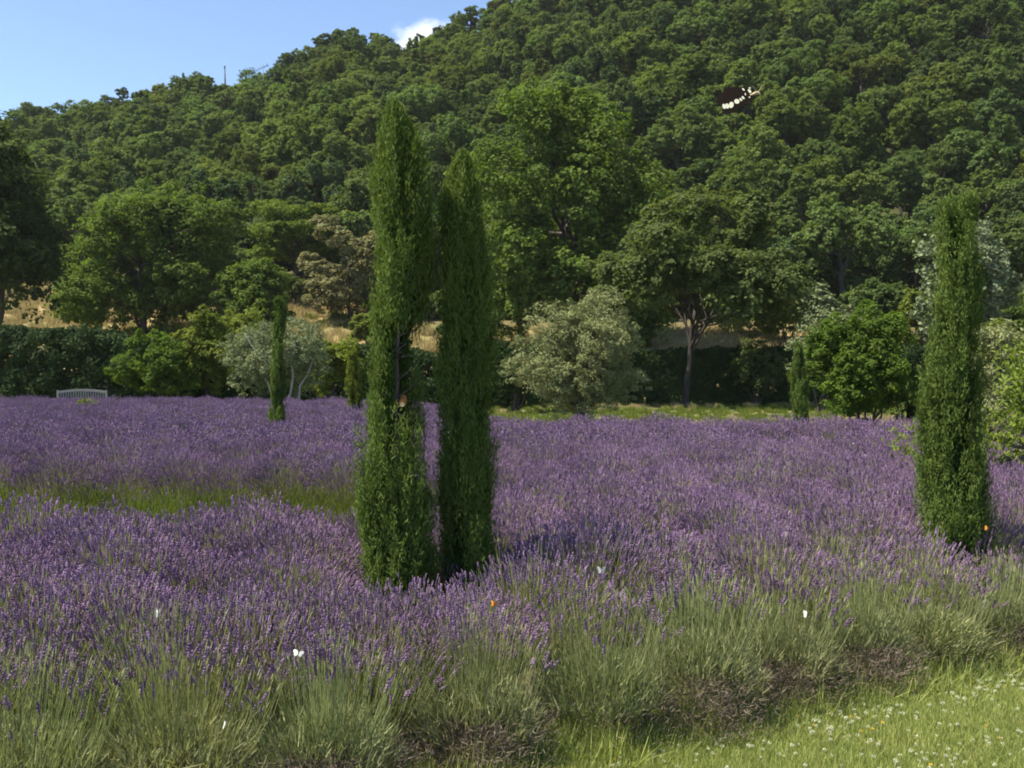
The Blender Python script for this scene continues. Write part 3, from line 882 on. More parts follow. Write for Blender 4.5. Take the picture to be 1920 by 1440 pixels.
# ---- fruit tree at the right edge with a low branch reaching left behind the cypress
def fruit_tree():
    r = np.random.default_rng(81)
    Y = 9.6
    root = thing('fruit_tree', 'fruit tree with drooping yellow green leaves reaching in behind the right hand cypress', 'tree', ((2010 - 960) / F * Y, Y, 0))
    ox = root.location.x
    tg = Geo(); g = Geo()
    trunk = limb(r, (0, 0, -.1), (-.05, .1, 1.5), 5, .02)
    tube(tg, trunk, np.linspace(.07, .045, 5), 7)
    ends = []
    for q in range(26):
        a = trunk[r.integers(2, 5)]
        px = r.uniform(1850, 2090); py = r.uniform(668, 850)
        w = at(px, py, Y + r.uniform(-.7, .8))
        ends.append((a, np.array([w.x - ox, w.y - Y, w.z])))
    for px, py in ((1655, 838), (1690, 842), (1720, 815), (1745, 800), (1870, 870), (1905, 880)):
        w = at(px, py, Y + .25)
        ends.append((trunk[2], np.array([w.x - ox, w.y - Y, w.z])))
    for a, b in ends:
        m = limb(r, a, b, 8, .02, .12)
        tube(tg, m, np.linspace(.022, .003, 8), 5)
        n = 95
        t = r.uniform(.45, 1.0, n)
        i = np.minimum((t * 7).astype(int), 6); fr = t * 7 - i
        p = m[i] + (m[i + 1] - m[i]) * fr[:, None] + r.normal(size=(n, 3)) * .075
        leaves(g, p, rand_dir(n, r) + np.array([0, -.3, .5]), np.array([0, 0, -1.1]) + rand_dir(n, r) * .7, .075 * r.uniform(.7, 1.3, n), .030, r.random(n), fold=.22)
    link('trunk', tg.mesh('fruit_tree_trunk', M['bark_grey'], smooth=True), root)
    link('crown', g.mesh('fruit_tree_crown', M['fruit']), root)
fruit_tree()


# ------------------------------------------------------------------ lavender
def spikes(g, base, d, length, rad, tint, rings):
    n = len(base)
    ref = rand_dir(n)
    u = nrm(np.cross(d, ref)); w = np.cross(d, u)
    ts = np.array([q[0] for q in rings]); rs = np.array([q[1] for q in rings])
    an = np.arange(3) * 2 * PI / 3
    k = len(ts)
    tw = np.arange(k) * .9
    ca = np.cos(an[None] + tw[:, None]); sa = np.sin(an[None] + tw[:, None])
    v = (base[:, None, None] + d[:, None, None] * (length[:, None] * ts[None])[:, :, None, None]
         + (rad[:, None] * rs[None])[:, :, None, None] * (ca[None, :, :, None] * u[:, None, None] + sa[None, :, :, None] * w[:, None, None]))
    v = v.reshape(-1, 3)
    i0 = np.arange(n)[:, None, None] * (k * 3); i1 = np.arange(k - 1)[None, :, None] * 3; j = np.arange(3)[None, None]
    a = i0 + i1 + j; b = i0 + i1 + (j + 1) % 3
    f = np.stack([a, b, b + 3, a + 3], -1).reshape(-1, 4)
    g.add(v, f, np.repeat(tint, k * 3))

RINGS = [(-.35, .25), (-.27, .7), (-.2, .25), (0, .3), (.10, 1.0), (.2, .55), (.32, 1.0), (.45, .6), (.58, .95), (.72, .55), (.85, .7), (1, .1)]
RINGS_FAR = [(-.15, .3), (.15, 1.0), (.4, .7), (.65, .95), (1, .1)]

def lavender(seed, n_stem=300, bloom=1.0, R=.34, H=.62, rings=RINGS, woody=1.0, leafy=1.0, spike=(.030, .055), srad=.0062, sw=.0026, lean_k=.7, leaf_lo=.05, dead_side=False):
    """parts of one bush: woody base, leaves, stems, flower spikes"""
    r = np.random.default_rng(seed)
    P = {k: Geo() for k in ('woody_base', 'foliage', 'flower_stems', 'flower_spikes')}
    # twisted wood and dead twigs low down
    g = P['woody_base']
    if dead_side:
        m = 1500
        a = -PI / 2 + r.normal(size=m) * .38; q_ = r.uniform(.35, 1.08, m)
        z = r.uniform(.02, .25, m) * (1 - .25 * (q_ > .9))
        b = np.stack([np.cos(a) * R * q_, np.sin(a) * R * q_, z], -1)
        b += .02 * np.sin(b[:, [1, 2, 0]] * 60)
        d = nrm(np.stack([np.cos(a) * .8, np.sin(a) * .8, r.uniform(.2, 1.3, m)], -1) + r.normal(size=(m, 3)) * .6)
        blades(g, b, b + d * r.uniform(.015, .045, m)[:, None], .0026, r.random(m))
    for q in range(9):
        a = r.uniform(0, 2 * PI)
        e = np.array([math.cos(a), math.sin(a), 0]) * R * r.uniform(.4, .8) + [0, 0, r.uniform(.1, .2)]
        tube(g, limb(r, (math.cos(a) * .03, math.sin(a) * .03, -.04), e, 4, .08), np.linspace(.016, .006, 4), 5, .35)
    m = int(650 * woody)
    a = r.uniform(0, 2 * PI, m); rr_ = R * r.uniform(.25, .95 + (.12 if woody > 1 else 0), m)
    b = np.stack([np.cos(a) * rr_, np.sin(a) * rr_, r.uniform(.01, .10 + .10 * min(woody, 1.5), m)], -1)
    d = nrm(np.stack([np.cos(a), np.sin(a), r.uniform(.3, 1.4, m)], -1) + r.normal(size=(m, 3)) * .5)
    blades(g, b, b + d * r.uniform(.018, .048, m)[:, None], .0024, r.random(m))
    # narrow grey-green leaves in a dome
    g = P['foliage']
    m = int(900 * leafy)
    a = r.uniform(0, 2 * PI, m); ph = np.arccos(r.uniform(leaf_lo, 1, m))
    q = r.uniform(.55, 1.0, m)
    dirv = np.stack([np.cos(a) * np.sin(ph), np.sin(a) * np.sin(ph), np.cos(ph)], -1)
    if dead_side:
        k_ = ~((np.cos(a + PI / 2) > .8) & (dirv[:, 2] < .72))
        dirv, q, m = dirv[k_], q[k_], int(k_.sum())
    b = dirv * q[:, None] * np.array([R, R, H * .56]) + [0, 0, .05]
    d = nrm(dirv * .7 + np.array([0, 0, .7]) + r.normal(size=(m, 3)) * .4)
    blades(g, b, b + d * r.uniform(.04, .075, m)[:, None], .0048, r.random(m), taper=.15)
    # stems
    g = P['flower_stems']
    m = n_stem
    a = r.uniform(0, 2 * PI, m); u = np.sqrt(r.random(m))
    if dead_side: u = np.where(np.cos(a + PI / 2) > .6, u * .45, u)
    lean = u * lean_k
    out = np.stack([np.cos(a), np.sin(a), 0 * a], -1)
    b = out * (u * R * .62)[:, None] + np.stack([0 * a, 0 * a, .14 + .14 * (1 - u) + r.uniform(0, .05, m)], -1)
    d0 = nrm(out * (lean * .9)[:, None] + np.array([0, 0, 1.]) + r.normal(size=(m, 3)) * .10)
    ln = (H - .22) * r.uniform(.78, 1.12, m) * (1 - .10 * u)
    tip = b + d0 * ln[:, None] + np.array([0, 0, .02])
    blades(g, b, tip, sw, r.random(m), bend=out * (.02 * u)[:, None] + r.normal(size=(m, 3)) * .006, taper=.9)
    # spikes
    g = P['flower_spikes']
    sel = r.random(m) < bloom
    L = r.uniform(spike[0], spike[1], m)[sel]
    spikes(g, tip[sel], nrm(d0 + r.normal(size=(m, 3)) * .12)[sel], L, (srad * r.uniform(.7, 1.25, m))[sel], np.clip(r.random(m) * .7 + .3 * r.random(), 0, 1)[sel], rings)
    # green buds on the rest
    ns = ~sel
    if ns.sum():
        s = P['flower_stems']
        blades(s, tip[ns], tip[ns] + d0[ns] * .03, .004, r.random(int(ns.sum())) * .5 + .5)
    return P

PM = {'woody_base': 'dead', 'foliage': 'lav_leaf', 'flower_stems': 'lav_stem', 'flower_spikes': 'lav_flower'}
def lav_proto(name, P, green=False):
    g = Geo()
    mats = []
    for i, (k, q) in enumerate(P.items()):
        if q.n == 0: continue
        g.merge(q, len(mats))
        mk = PM[k]
        if green and mk in ('lav_leaf', 'lav_stem'): mk = 'lav_green'
        mats.append(M[mk])
    return proto(name, g.mesh(name, mats))

# front border: geometry of the row along the lawn
P0 = np.array([0.12, 3.93]); U = np.array([.876, .482]); NV = np.array([-.482, .876])
front_meshes = []
for s in range(4):
    P = lavender(200 + s, n_stem=380, bloom=(.42, .25, .35, .5)[s], R=.35, H=.60, woody=(7.0, 3.0, 5.0, 8.0)[s], leafy=(3.2, 4.2, 3.6, 3.0)[s], lean_k=.5, sw=.0018, leaf_lo=.42, dead_side=s in (0, 2, 3))
    front_meshes.append({k: g.mesh('lavender_' + k, M[PM[k]]) for k, g in P.items() if g.n})
FRONT_LABELS = {
 0: 'lavender bush cut by the lower left corner of the photo',
 1: 'pale lavender bush at the bottom left, second from the corner',
 2: 'lavender bush at the bottom with a clump of dead brown twigs left of the middle',
 3: 'lavender bush with a bare brown base below the tall cypress pair',
 4: 'pale green lavender bush at the bottom under the shorter cypress of the pair',
 5: 'lavender bush at the near end of the lawn edge, right of the bottom middle',
 6: 'lavender bush overhanging the lawn where the clover begins at the bottom',
 7: 'lavender bush with reddish dead twigs along the nearer half of the lawn edge',
 8: 'green lavender bush halfway along the lawn edge',
 9: 'lavender bush with a brown woody skirt before the lone right cypress',
 10: 'lavender bush just right of the lone cypress at the far end of the lawn edge',
 11: 'lavender bush cut by the right edge of the photo above the lawn',
}
r = np.random.default_rng(77)
for i in range(-1, 13):
    s = -2.35 + i * .545 + r.normal() * .04
    p = P0 + U * s + NV * (.30 + r.normal() * .07)
    lab = FRONT_LABELS.get(i, 'lavender bush of the lawn border just outside the view')
    root = thing('lavender_bush', lab, 'lavender', (p[0], p[1], 0), r.uniform(-.5, 1.0), 'lavender bushes along the lawn edge')
    sc = r.uniform(.9, 1.12); root.scale = (sc, sc, r.uniform(.86, 1.0) if i < 9 else r.uniform(.76, .84))
    for k, me in front_meshes[i % 4].items():
        link(k, me, root)['kind'] = 'stuff'

# the field
full = [lav_proto('lavender_plant', lavender(220 + s, 1150, 1.0, .37, .63, spike=(.024, .044), srad=.0056, lean_k=.9, sw=.0022, woody=.2, leafy=.7)) for s in range(4)]
mid = [lav_proto('lavender_plant', lavender(230 + s, 680, .75, .36, .62, spike=(.024, .046), srad=.0056, sw=.0022, woody=.3)) for s in range(3)]
green = [lav_proto('lavender_plant', lavender(240 + s, 300, .08, .36, .40, woody=.2, leafy=1.6), True) for s in range(2)]
far = [lav_proto('lavender_plant', lavender(250 + s, 560, 1.0, .38, .65, rings=RINGS_FAR, spike=(.032, .052), srad=.0078, woody=0, leafy=.4)) for s in range(4)]
PROT = full + mid + green + far     # 0-3, 4-6, 7-8, 9-12

def far_edge(X):
    return np.interp(X, [-20, -14, -3, -1.2, 0, 12], [31.5, 31, 29, 21, 17.5, 16.2])
def gap(X):
    t = np.clip((.5 - X) / 1.7, 0, 1)
    c = 8.1
    return c - 1.40 * t - .35 * np.clip((-X - 1.8) / 2, 0, 1), c + 1.3 * t, t

P_, I_, S_ = [], [], []
r = np.random.default_rng(78)
cyp = [((748 - 960) / F * Y1, Y1, .31, .66, .48), ((878 - 960) / F * Y2, Y2, .34, .70, .50), ((1790 - 960) / F * Y3, Y3, .33, .62, .44)]
for y0 in np.arange(2.6, 32, .47):
    for x0 in np.arange(-20, 20, .43):
        x = x0 + r.normal() * .10 + (.23 if int(y0 / .47) % 2 else 0); y = y0 + r.normal() * .08
        if abs(x) > .56 * y + 1.6: continue
        nd = (np.array([x, y]) - P0) @ NV
        if nd < .60 or y > far_edge(x): continue
        if (y > 4.5 or x > 1) and min(((x - a) / e) ** 2 + ((y - b + o) / f) ** 2 for a, b, e, f, o in cyp) < 1: continue
        g0, g1, t = gap(x)
        if t > .05 and g0 < y < g1: continue
        nz = fbm(x * .55, y * .8, 3)
        sc = r.uniform(.9, 1.08) * (.94 if y > 22 else 1)
        if t > .05 and g1 <= y < g1 + .62:
            idx = r.integers(7, 9); sc *= .95
        elif nd < 1.05: idx = r.integers(4, 7); sc *= .95
        elif y > 12.5:
            idx = r.integers(9, 13)
            if nz > 1.35 or (x > 3 and 13.2 < y < 14.6) or (abs(x + 4.3) < .9 and abs(y - 17.6) < .6): idx = r.integers(7, 9); sc *= .95
        else:
            idx = r.integers(0, 4) if nz < 1.0 else r.integers(4, 7)
            if nd < 1.6 and r.random() < .3: idx = r.integers(4, 7)
        if 4.0 < y < 4.75 and -1.1 < x < .35: sc *= .87      # shorter so that the feet of the cypress pair show
        P_.append((x, y, 0)); I_.append(idx); S_.append(sc)
for x in np.arange(-1.2, .3, .25):      # the row that closes up before the cypress pair
    for q, yy in ((x, 4.47), (x + .12, 4.2)):
        if (np.array([q, yy]) - P0) @ NV > .56:
            P_.append((q, yy + r.normal() * .04, 0)); I_.append(r.integers(4, 7) if yy < 4.3 or r.random() < .4 else r.integers(0, 4)); S_.append(.85)
P_ = np.array(P_)
print('field plants', len(P_))
scatter('lavender_field', PROT, P_, I_, r.uniform(0, 6.28, len(P_)), np.array(S_), 'sea of purple lavender in close rows around the cypresses',
        tilt=r.normal(size=(len(P_), 2)) * .05)

# a few dry grass stalks standing above the flowers
g = Geo(); r = np.random.default_rng(79)
sel = P_[r.permutation(len(P_))[:170]] + r.normal(size=(170, 3)) * [.15, .15, 0]
sel = sel[sel[:, 1] > 4.4]; m = len(sel)
top = sel + np.stack([r.normal(size=m) * .10, r.normal(size=m) * .08, r.uniform(.66, .86, m)], -1)
blades(g, sel, top, .0032, r.random(m), bend=r.normal(size=(m, 3)) * .02, taper=.9)
ears = np.repeat(top, 5, 0) + r.normal(size=(m * 5, 3)) * [.006, .006, .022]
leaves(g, ears, rand_dir(m * 5, r), np.array([0, 0, 1.]) + rand_dir(m * 5, r) * .5, .022, .006, r.random(m * 5))
tag(link('dry_stalks', g.mesh('dry_stalks', M['straw'])), 'thin dry grass stalks sticking up here and there from the lavender', None, kind='stuff')

# weeds in the open strip between the two lavender blocks
def tuft(seed, n, h, R, w, lean=.5):
    r = np.random.default_rng(seed)
    a = r.uniform(0, 2 * PI, n); q = R * np.sqrt(r.random(n))
    b = np.stack([np.cos(a) * q, np.sin(a) * q, 0 * a - .01], -1)
    d = nrm(r.normal(size=(n, 3)) * lean * .5 + np.array([0, 0, 1.]))
    L = h * r.uniform(.5, 1.2, n)
    g = Geo()
    blades(g, b, b + d * L[:, None] + r.normal(size=(n, 3)) * [.12, .12, 0] * L[:, None], w, r.random(n), bend=r.normal(size=(n, 3)) * .03 * h, taper=.12)
    return g

wt = [proto('weed_tuft', tuft(300 + s, 90, .34, .13, .006).mesh('weed_tuft', M['weed'])) for s in range(3)]
pp = []
for _ in range(6000):
    x = r.uniform(-9, .5); y = r.uniform(6.0, 10.2)
    g0, g1, t = gap(x)
    if t > .05 and g0 + .1 < y < g1 + .1 and r.random() < (.30 if y < g1 - .8 else .62) : pp.append((x, y, 0))
pp = np.array(pp)
scatter('path_weeds', wt, pp, r.integers(0, 3, len(pp)), r.uniform(0, 6.28, len(pp)), r.uniform(.6, 1.15, len(pp)), 'bright green weeds and grass in the open strip of the left field')

# ------------------------------------------------------------------ lawn with clover, dry meadow, rough grass
lt = [proto('lawn_tuft', tuft(310 + s, 160, .055, .10, .0034, 1.0).mesh('lawn_tuft', M['grass'])) for s in range(4)]
pp = []
for _ in range(26000):
    x = r.uniform(-1.5, 5.5); y = r.uniform(2.6, 7.2)
    nd = (np.array([x, y]) - P0) @ NV
    if -1.9 < nd < .22: pp.append((x, y, 0))
pp = np.array(pp)
lawn_scale = r.uniform(.6, 1.15, len(pp)) * np.where(((pp[:, :2] - P0) @ NV) > -.06, 1.35, 1.0)
lt.append(proto('dry_lawn_tuft', tuft(318, 110, .05, .10, .003, 1.1).mesh('dry_lawn_tuft', M['straw'])))
scatter('lawn', lt, pp, np.where(r.random(len(pp)) < .12 + .10 * fbm(pp[:, 0] * 4, pp[:, 1] * 4, 12), 4, r.integers(0, 4, len(pp))), r.uniform(0, 6.28, len(pp)), lawn_scale, 'short mown lawn with clover in the lower right corner')
# taller grass growing up under the border
et = [proto('edge_tuft', tuft(320 + s, 70, .17, .10, .0045, .9).mesh('edge_tuft', M['grass'])) for s in range(3)]
pp = []
for s in np.arange(-3, 4.6, .05):
    for _ in range(2):
        p = P0 + U * (s + r.normal() * .05) + NV * r.uniform(-.05, .35); pp.append((p[0], p[1], 0))
pp = np.array(pp)
scatter('border_grass', et, pp, r.integers(0, 3, len(pp)), r.uniform(0, 6.28, len(pp)), r.uniform(.5, 1.2, len(pp)), 'taller grass at the feet of the lavender bushes')

mt = [proto('meadow_tuft', tuft(330 + s, 60, .42, .28, .022, .6).mesh('meadow_tuft', M['straw'])) for s in range(3)]
mg = [proto('green_meadow_tuft', tuft(335 + s, 60, .36, .28, .024, .6).mesh('green_meadow_tuft', M['weed'])) for s in range(1)]
n = 9000
y = r.uniform(51, 83, n); x = r.uniform(-.6, .6, n) * y
z = ground_z(x, y)
keepm = y < np.interp(x, [-13, -8], [81, 64])
x, y, z = x[keepm], y[keepm], z[keepm]; n = len(x)
idx = np.where(fbm(x * .35, y * .35, 8) + r.normal(size=n) * .3 > .75, 3, r.integers(0, 3, n))
scatter('dry_meadow', mt + mg, np.stack([x, y, z], -1), idx, r.uniform(0, 6.28, n), r.uniform(.6, 1.3, n), 'golden dry grass bank behind the hedges')
n = 7000
y = r.uniform(18, 51, n); x = r.uniform(-.58, .58, n) * y
ok = y > far_edge(x) + .3
x, y = x[ok], y[ok]; n = len(x)
dry = fbm(x * .4, y * .5, 14) + r.normal(size=n) * .4 > .75
scatter('rough_grass', mt + mg, np.stack([x, y, 0 * x], -1), np.where(dry, r.integers(0, 3, n), 3), r.uniform(0, 6.28, n), r.uniform(.25, .55, n), 'rough yellowing grass between lavender and hedges')

# clover heads and yellow flowers, each its own
def flower_head(seed, R, mat, flat=.8, n=34, stem=.06):
    r = np.random.default_rng(seed); g = Geo()
    d = nrm(r.normal(size=(n, 3)) + [0, 0, .5])
    leaves(g, d * [R, R, R * flat] * .8 + [0, 0, stem], np.cross(d, rand_dir(n, r)), d, R * .95, R * .42, r.random(n), fold=.3)
    blades(g, np.array([[0, 0, -.005], [0, 0, -.005]]), np.array([[.004, 0, stem], [0, .004, stem]]), .0022, .3, mat=1)
    return g.mesh('flower_head', [M[mat], M['lav_stem']])
clo = [flower_head(400 + s, .0105, 'clover') for s in range(3)]
yel = [flower_head(410 + s, .0095, 'yellow_petal', .45) for s in range(2)]
r = np.random.default_rng(91)
k = 0
clusters = [(1560, 1375), (1620, 1370), (1500, 1370), (1840, 1290), (1790, 1300), (1880, 1290), (1200, 1430), (1300, 1425), (1760, 1440), (1700, 1340), (1850, 1330), (1620, 1345), (1890, 1400), (1430, 1410)]
while k < 300:
    if r.random() < .62:
        c = clusters[r.integers(0, len(clusters))]; px = c[0] + r.normal() * 42; py = c[1] + r.normal() * 14
    else:
        px = r.uniform(1080, 1990); py = r.uniform(1225, 1470)
    Yq = EYE * F / (py - HORIZON); X = (px - 960) / F * Yq
    nd = (np.array([X, Yq]) - P0) @ NV
    if nd > -.02 or nd < -1.7: continue
    yellow = r.random() < .06
    me = (yel if yellow else clo)[int(r.integers(0, 2))]
    o = link('yellow_flower' if yellow else 'clover_flower', me, None, (X, Yq, 0))
    o.rotation_euler = (r.normal() * .15, r.normal() * .15, r.uniform(0, 6.28)); s = r.uniform(.5, .85); o.scale = (s, s, s)
    if yellow: tag(o, 'small yellow flower in the short grass of the lawn', 'flower', 'yellow flowers in the lawn')
    else: tag(o, 'white clover head in the short grass of the lawn', 'flower', 'white clover heads in the lawn')
    k += 1


# ------------------------------------------------------------------ the bench
def bench():
    Y = 30.4
    root = thing('garden_bench', 'weathered wooden garden bench with an arched slatted back beyond the left lavender', 'bench', ((139 - 960) / F * Y, Y + .35, 0), .06)
    W = 1.5
    def part(name, *boxes, parent=root):
        g = Geo()
        for b in boxes: box(g, *b)
        return link(name, g.mesh('bench_' + name, M['teak']), parent)
    for sx in (-1, 1):
        part('leg', (sx * (W / 2 - .03), -.27, .31, .06, .06, .62))
        part('leg', (sx * (W / 2 - .03), .25, .46, .06, .06, .92))
        part('armrest', (sx * (W / 2 - .03), -.03, .64, .07, .62, .035))
    for i in range(5):
        part('seat_slat', (0, -.25 + i * .11, .43, W - .13, .09, .024))
    part('apron', (0, -.27, .37, W - .13, .025, .08))
    part('lower_rail', (0, .25, .50, W - .13, .03, .06))
    n = 18
    g = Geo()
    xs = np.linspace(-W / 2 + .0605, W / 2 - .0605, 25)
    top = .865 + .075 * (1 - (xs / (W / 2)) ** 2)
    v = []
    for x, t in zip(xs, top):
        v += [[x, .228, t - .05], [x, .272, t - .05], [x, .272, t + .02], [x, .228, t + .02]]
    f = []
    for i in range(24):
        a = i * 4
        for j in range(4): f.append([a + j, a + (j + 1) % 4, a + 4 + (j + 1) % 4, a + 4 + j])
    f += [[0, 3, 2, 1], [96, 97, 98, 99]]
    g.add(v, f)
    link('top_rail', g.mesh('bench_top_rail', M['teak']), root)
    for i in range(n):
        x = -W / 2 + .12 + i * (W - .24) / (n - 1)
        t = .865 + .075 * (1 - (x / (W / 2)) ** 2) - .052
        part('back_slat', (x, .25, (.532 + t) / 2, .036, .016, t - .532))
bench()


# ------------------------------------------------------------------ on the ridge
def gz_py(x, Y, z):
    return HORIZON - (z - EYE) / Y * F

def ridge_things():
    Y = 163
    p = at(421, 127, Y); gz = float(ground_z(p.x, Y)); h = p.z - gz
    root = thing('radio_mast', 'thin grey mast standing up from the ridge against the sky', 'mast', (p.x, Y, gz))
    g = Geo(); tube(g, [(0.28, 0, -.3), (.1, 0, h * .7), (0, 0, h)], [.20, .15, .10], 8)
    link('pole', g.mesh('mast_pole', M['mast'], smooth=True), root)
    g = Geo(); tube(g, [(0, 0, h - .05), (0, 0, h + .35)], [.16, .14], 8)
    link('cap', g.mesh('mast_cap', M['mast'], smooth=True), root)
    Y = 157
    p = at(494, 124, Y); gz = float(ground_z(p.x, Y)); h = p.z - gz
    root = thing('tv_aerial', 'television aerial with a tilted boom above the trees of the ridge', 'aerial', (p.x, Y, gz))
    g = Geo(); tube(g, [(0, 0, -.3), (0, 0, h)], [.08, .05], 6)
    link('pole', g.mesh('aerial_pole', M['mast'], smooth=True), root)
    g = Geo(); tube(g, [(-1.3, 0, h - .75), (.75, 0, h + .15)], [.05, .05], 6)
    link('boom', g.mesh('aerial_boom', M['mast'], smooth=True), root)
    for q in (-1.1, -.7, -.3, .1, .5, .7):
        g = Geo(); c = np.array([q, 0, h - .18 + (q + 0) * .44 ])
        tube(g, [c + [-.06, -.35, .22], c + [.06, .35, -.1]], [.03, .03], 5)
        link('element', g.mesh('aerial_element', M['mast'], smooth=True), root)
    Y = 163
    p = at(342, 135, Y); gz = float(ground_z(p.x, Y)); h = p.z - gz
    rows = [(gz_py(p.x, Y, gz), 333, 351), (185, 318, 366), (168, 326, 358), (156, 333, 351), (147, 338, 346), (140, 341, 343)]
    a, b, c, d = prof(rows, Y, 342, gz_py(p.x, Y, gz))
    cypress('pointed dark conifer sticking out of the ridge left of the mast', (p.x, Y, gz), a, b, c, d, 80, 22, 95, blade=.45, bw=.16, name='conifer_tree', mat='oak_dark', trunk_r=.12, cat='conifer', zl=5.0)
ridge_things()


# ------------------------------------------------------------------ insects
def outline_mesh(name, pts, mat, thick=.0004, warp=None):
    """thin closed wing from an outline in the x-z plane"""
    pts = np.array(pts, float); n = len(pts)
    c = pts.mean(0)
    top = np.column_stack([pts[:, 0], np.full(n, -thick / 2), pts[:, 1]])
    bot = top.copy(); bot[:, 1] = thick / 2
    v = np.concatenate([top, bot, [[c[0], -thick / 2, c[1]], [c[0], thick / 2, c[1]]]])
    if warp is not None: v[:, 1] += warp(v[:, 0], v[:, 2])
    f = []
    for i in range(n):
        j = (i + 1) % n
        f += [[i, j, 2 * n], [n + j, n + i, 2 * n + 1], [i, n + i, j], [j, n + i, n + j]]
    g = Geo(); g.add(v, f, .5)
    return g.mesh(name, mat)

def ell(cx, cz, a, b, rot=0, n=10):
    t = np.linspace(0, 2 * PI, n, endpoint=False)
    x = a * np.cos(t); z = b * np.sin(t)
    return np.column_stack([cx + x * math.cos(rot) - z * math.sin(rot), cz + x * math.sin(rot) + z * math.cos(rot)])

def big_butterfly():
    Y = 1.9
    k = Y / F / 13.09             # enlarged crop pixel -> metres
    ox, oz = 900, 750
    def P(l): return [((x - ox) * k, (oz - z) * k) for x, z in l]
    px = 1320 + ox / 13.09; py = 130 + oz / 13.09
    root = thing('butterfly', 'large dark brown butterfly with a cream band flying before the wooded hill', 'butterfly', at(px, py, Y))
    warp = lambda x, z: .35 * z
    fore = outline_mesh('fore_wing', P([(1255, 640), (1200, 560), (1140, 440), (1000, 405), (820, 395), (640, 410), (540, 400), (500, 520), (470, 650), (430, 850), (700, 800), (900, 730), (1080, 700)]), M['brown_wing'], warp=warp)
    link('wing', fore, root)
    hind = outline_mesh('hind_wing', P([(1255, 655), (1080, 715), (900, 745), (700, 815), (435, 865), (425, 1000), (430, 1120), (530, 1150), (620, 1110), (760, 1060), (820, 960), (960, 900), (1090, 820), (1230, 730)]), M['brown_wing'], warp=warp)
    w = link('wing', hind, root)
    far_ = outline_mesh('far_wing', P([(1250, 650), (1150, 460), (900, 420), (640, 430), (420, 500), (380, 620), (420, 800), (800, 780)]), M['brown_wing'], warp=lambda x, z: .012 + .9 * np.abs(x - .02) * .2 + .3 * z)
    link('wing', far_, root)
    for (x, z, a, b, rt) in ((480, 930, 46, 70, .2), (555, 920, 44, 72, .1), (655, 890, 58, 88, -.3), (800, 795, 66, 66, .3), (900, 745, 28, 45, .5), (960, 695, 28, 48, .6),
                             (1135, 515, 34, 62, .4), (985, 468, 22, 44, .6), (1145, 430, 26, 20, 0), (1120, 680, 18, 22, 0), (1025, 600, 14, 36, .1)):
        e = ell((x - ox) * k, (oz - z) * k, a * k, b * k, rt)
        s = outline_mesh('wing_spot', e, M['cream'], .0003, warp=lambda x, z: .35 * z - .0012)
        link('wing_spot', s, root)
    g = Geo()
    b = np.array([[(q[0] - ox) * k, -.002, (oz - q[1]) * k] for q in ((1120, 640), (1190, 620), (1260, 590), (1310, 580), (1350, 600), (1390, 650))])
    tube(g, b, np.array([.25, .7, 1, .9, .7, .3]) * .0031, 8)
    link('body', g.mesh('butterfly_body', M['tan_body'], smooth=True), root)
    for q in ((1300, 560, 1180, 430), (1330, 560, 1400, 420)):
        g = Geo(); tube(g, [((q[0] - ox) * k, -.002, (oz - q[1]) * k), ((q[2] - ox) * k, -.006, (oz - q[3]) * k)], [.0004, .0005], 4)
        link('antenna', g.mesh('antenna', M['tan_body']), root)
big_butterfly()

def wing_pts(s, a=1.0):
    return [(0, .05 * s), (.25 * s, .55 * s), (.7 * s, .85 * s * a), (1.0 * s, .75 * s * a), (.95 * s, .35 * s), (.7 * s, .02 * s), (.72 * s, -.3 * s), (.45 * s, -.55 * s), (.15 * s, -.4 * s), (0, -.05 * s)]
small_wing = outline_mesh('small_wing', wing_pts(.022), M['white'], .0003)
orange_wing = outline_mesh('orange_wing', wing_pts(.021), M['orange_wing'], .0003)
g = Geo(); tube(g, [(0, 0, -.011), (0, 0, 0), (0, 0, .009)], [.0009, .0018, .0011], 6)
small_body = g.mesh('small_body', M['dark_body'], smooth=True)

def small_butterfly(label, px, py, Y, spread, rot=(0, 0, 0), size=1.0, wing=small_wing, group='white butterflies over the lavender'):
    root = thing('butterfly', label, 'butterfly', at(px, py, Y), 0, group)
    root.rotation_euler = rot; root.scale = (size,) * 3
    link('body', small_body, root)
    for s in (1, -1):
        w = link('wing', wing, root)
        if s < 0: w.scale = (-1, 1, 1)
        w.rotation_euler = (0, 0, s * spread)
    return root
small_butterfly('white butterfly with raised wings in a V over the lavender right of the tall cypresses', 1128, 1071, 4.4, .55, (.15, 0, 0), 1.0)
small_butterfly('cream white butterfly with open wings on the near lavender at the bottom left', 559, 1225, 3.35, .3, (-.9, .25, .1), .85)
small_butterfly('white butterfly with folded wings in the left field', 296, 1153, 3.55, 1.25, (0, .1, .3), .95)
small_butterfly('tiny white butterfly over the far right field before the big rounded shrub', 1601, 832, 11.5, .4, (.1, 0, 0), .9)
small_butterfly('tiny white butterfly below the small slim cypress in the left field', 510, 813, 13.5, .4, (.1, 0, 0), .9)
small_butterfly('pale butterfly with folded wings above the near lavender in the right half', 1513, 1154, 3.85, 1.3, (0, .25, .4), .85)
small_butterfly('white butterfly with folded wings beside the dead twigs at the bottom', 421, 1363, 3.1, 1.35, (0, .35, .3), .75)
small_butterfly('orange butterfly on the lavender at the foot of the shorter cypress', 926, 1133, 4.0, .7, (-.2, .2, 0), .8, orange_wing, 'orange butterflies')
small_butterfly('orange butterfly on the lower right side of the lone right cypress', 1851, 992, 5.8, .8, (0, .5, 0), .9, orange_wing, 'orange butterflies')


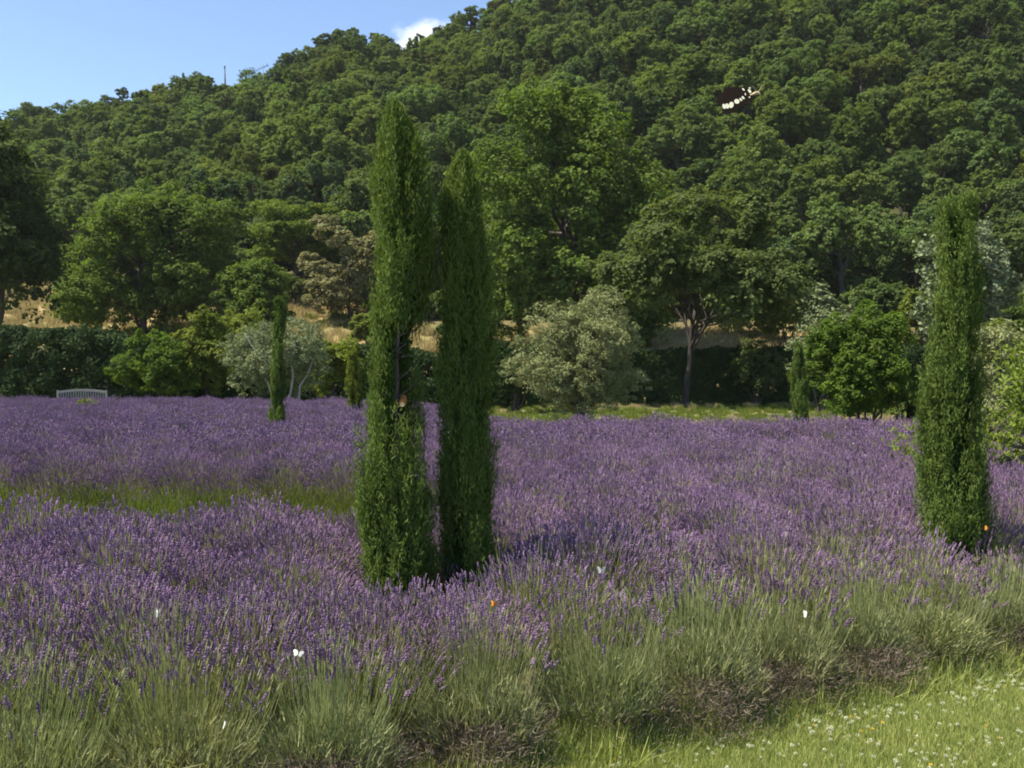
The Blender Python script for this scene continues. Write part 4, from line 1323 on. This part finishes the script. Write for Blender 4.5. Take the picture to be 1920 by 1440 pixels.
# ------------------------------------------------------------------ the small cloud behind the ridge
def cloud():
    Y = 1500
    r = np.random.default_rng(3)
    c = at(786, 74, Y)
    m, nt, N, L = new_mat('cloud_vapour')
    out = N.new('ShaderNodeOutputMaterial')
    v = N.new('ShaderNodeVolumePrincipled'); v.inputs['Color'].default_value = (1, 1, 1, 1); v.inputs['Anisotropy'].default_value = .2
    tc = N.new('ShaderNodeTexCoord')
    ln = N.new('ShaderNodeVectorMath'); ln.operation = 'LENGTH'
    nz = N.new('ShaderNodeTexNoise'); nz.inputs['Scale'].default_value = 1.9; nz.inputs['Detail'].default_value = 6; nz.inputs['Roughness'].default_value = .6
    L.new(tc.outputs['Object'], ln.inputs[0]); L.new(tc.outputs['Object'], nz.inputs['Vector'])
    a = N.new('ShaderNodeMath'); a.operation = 'MULTIPLY_ADD'; a.inputs[1].default_value = 2.0
    sb = N.new('ShaderNodeMath'); sb.operation = 'MULTIPLY'; sb.inputs[1].default_value = -1.15
    L.new(ln.outputs['Value'], sb.inputs[0])
    L.new(nz.outputs['Fac'], a.inputs[0]); L.new(sb.outputs[0], a.inputs[2])
    mr = N.new('ShaderNodeMapRange'); mr.inputs['From Min'].default_value = .12; mr.inputs['From Max'].default_value = .7; mr.inputs['To Max'].default_value = .035
    L.new(a.outputs[0], mr.inputs['Value']); L.new(mr.outputs[0], v.inputs['Density'])
    L.new(v.outputs[0], out.inputs['Volume'])
    import bmesh
    bm = bmesh.new(); bmesh.ops.create_icosphere(bm, subdivisions=3, radius=1.0)
    me = bpy.data.meshes.new('cloud'); bm.to_mesh(me); bm.free(); me.materials.append(m)
    o = link('cloud', me, None, c)
    o.scale = (64, 42, 37); o.rotation_euler = (0, -.25, 0)
    tag(o, 'small white cloud peeking over the wooded ridge', 'cloud')
cloud()



# ------------------------------------------------------------------ the air
def haze():
    m, nt, N, L = new_mat('haze_air')
    out = N.new('ShaderNodeOutputMaterial')
    v = N.new('ShaderNodeVolumePrincipled'); v.inputs['Color'].default_value = (.95, .97, 1.0, 1)
    v.inputs['Density'].default_value = .00012
    v.inputs['Anisotropy'].default_value = .2
    L.new(v.outputs[0], out.inputs['Volume'])
    g = Geo(); box(g, 0, 1475, 66, 3040, 3090, 144)
    o = link('haze', g.mesh('haze', m))
    tag(o, 'thin summer haze over the valley and the wooded hill', None, kind='stuff')
haze()
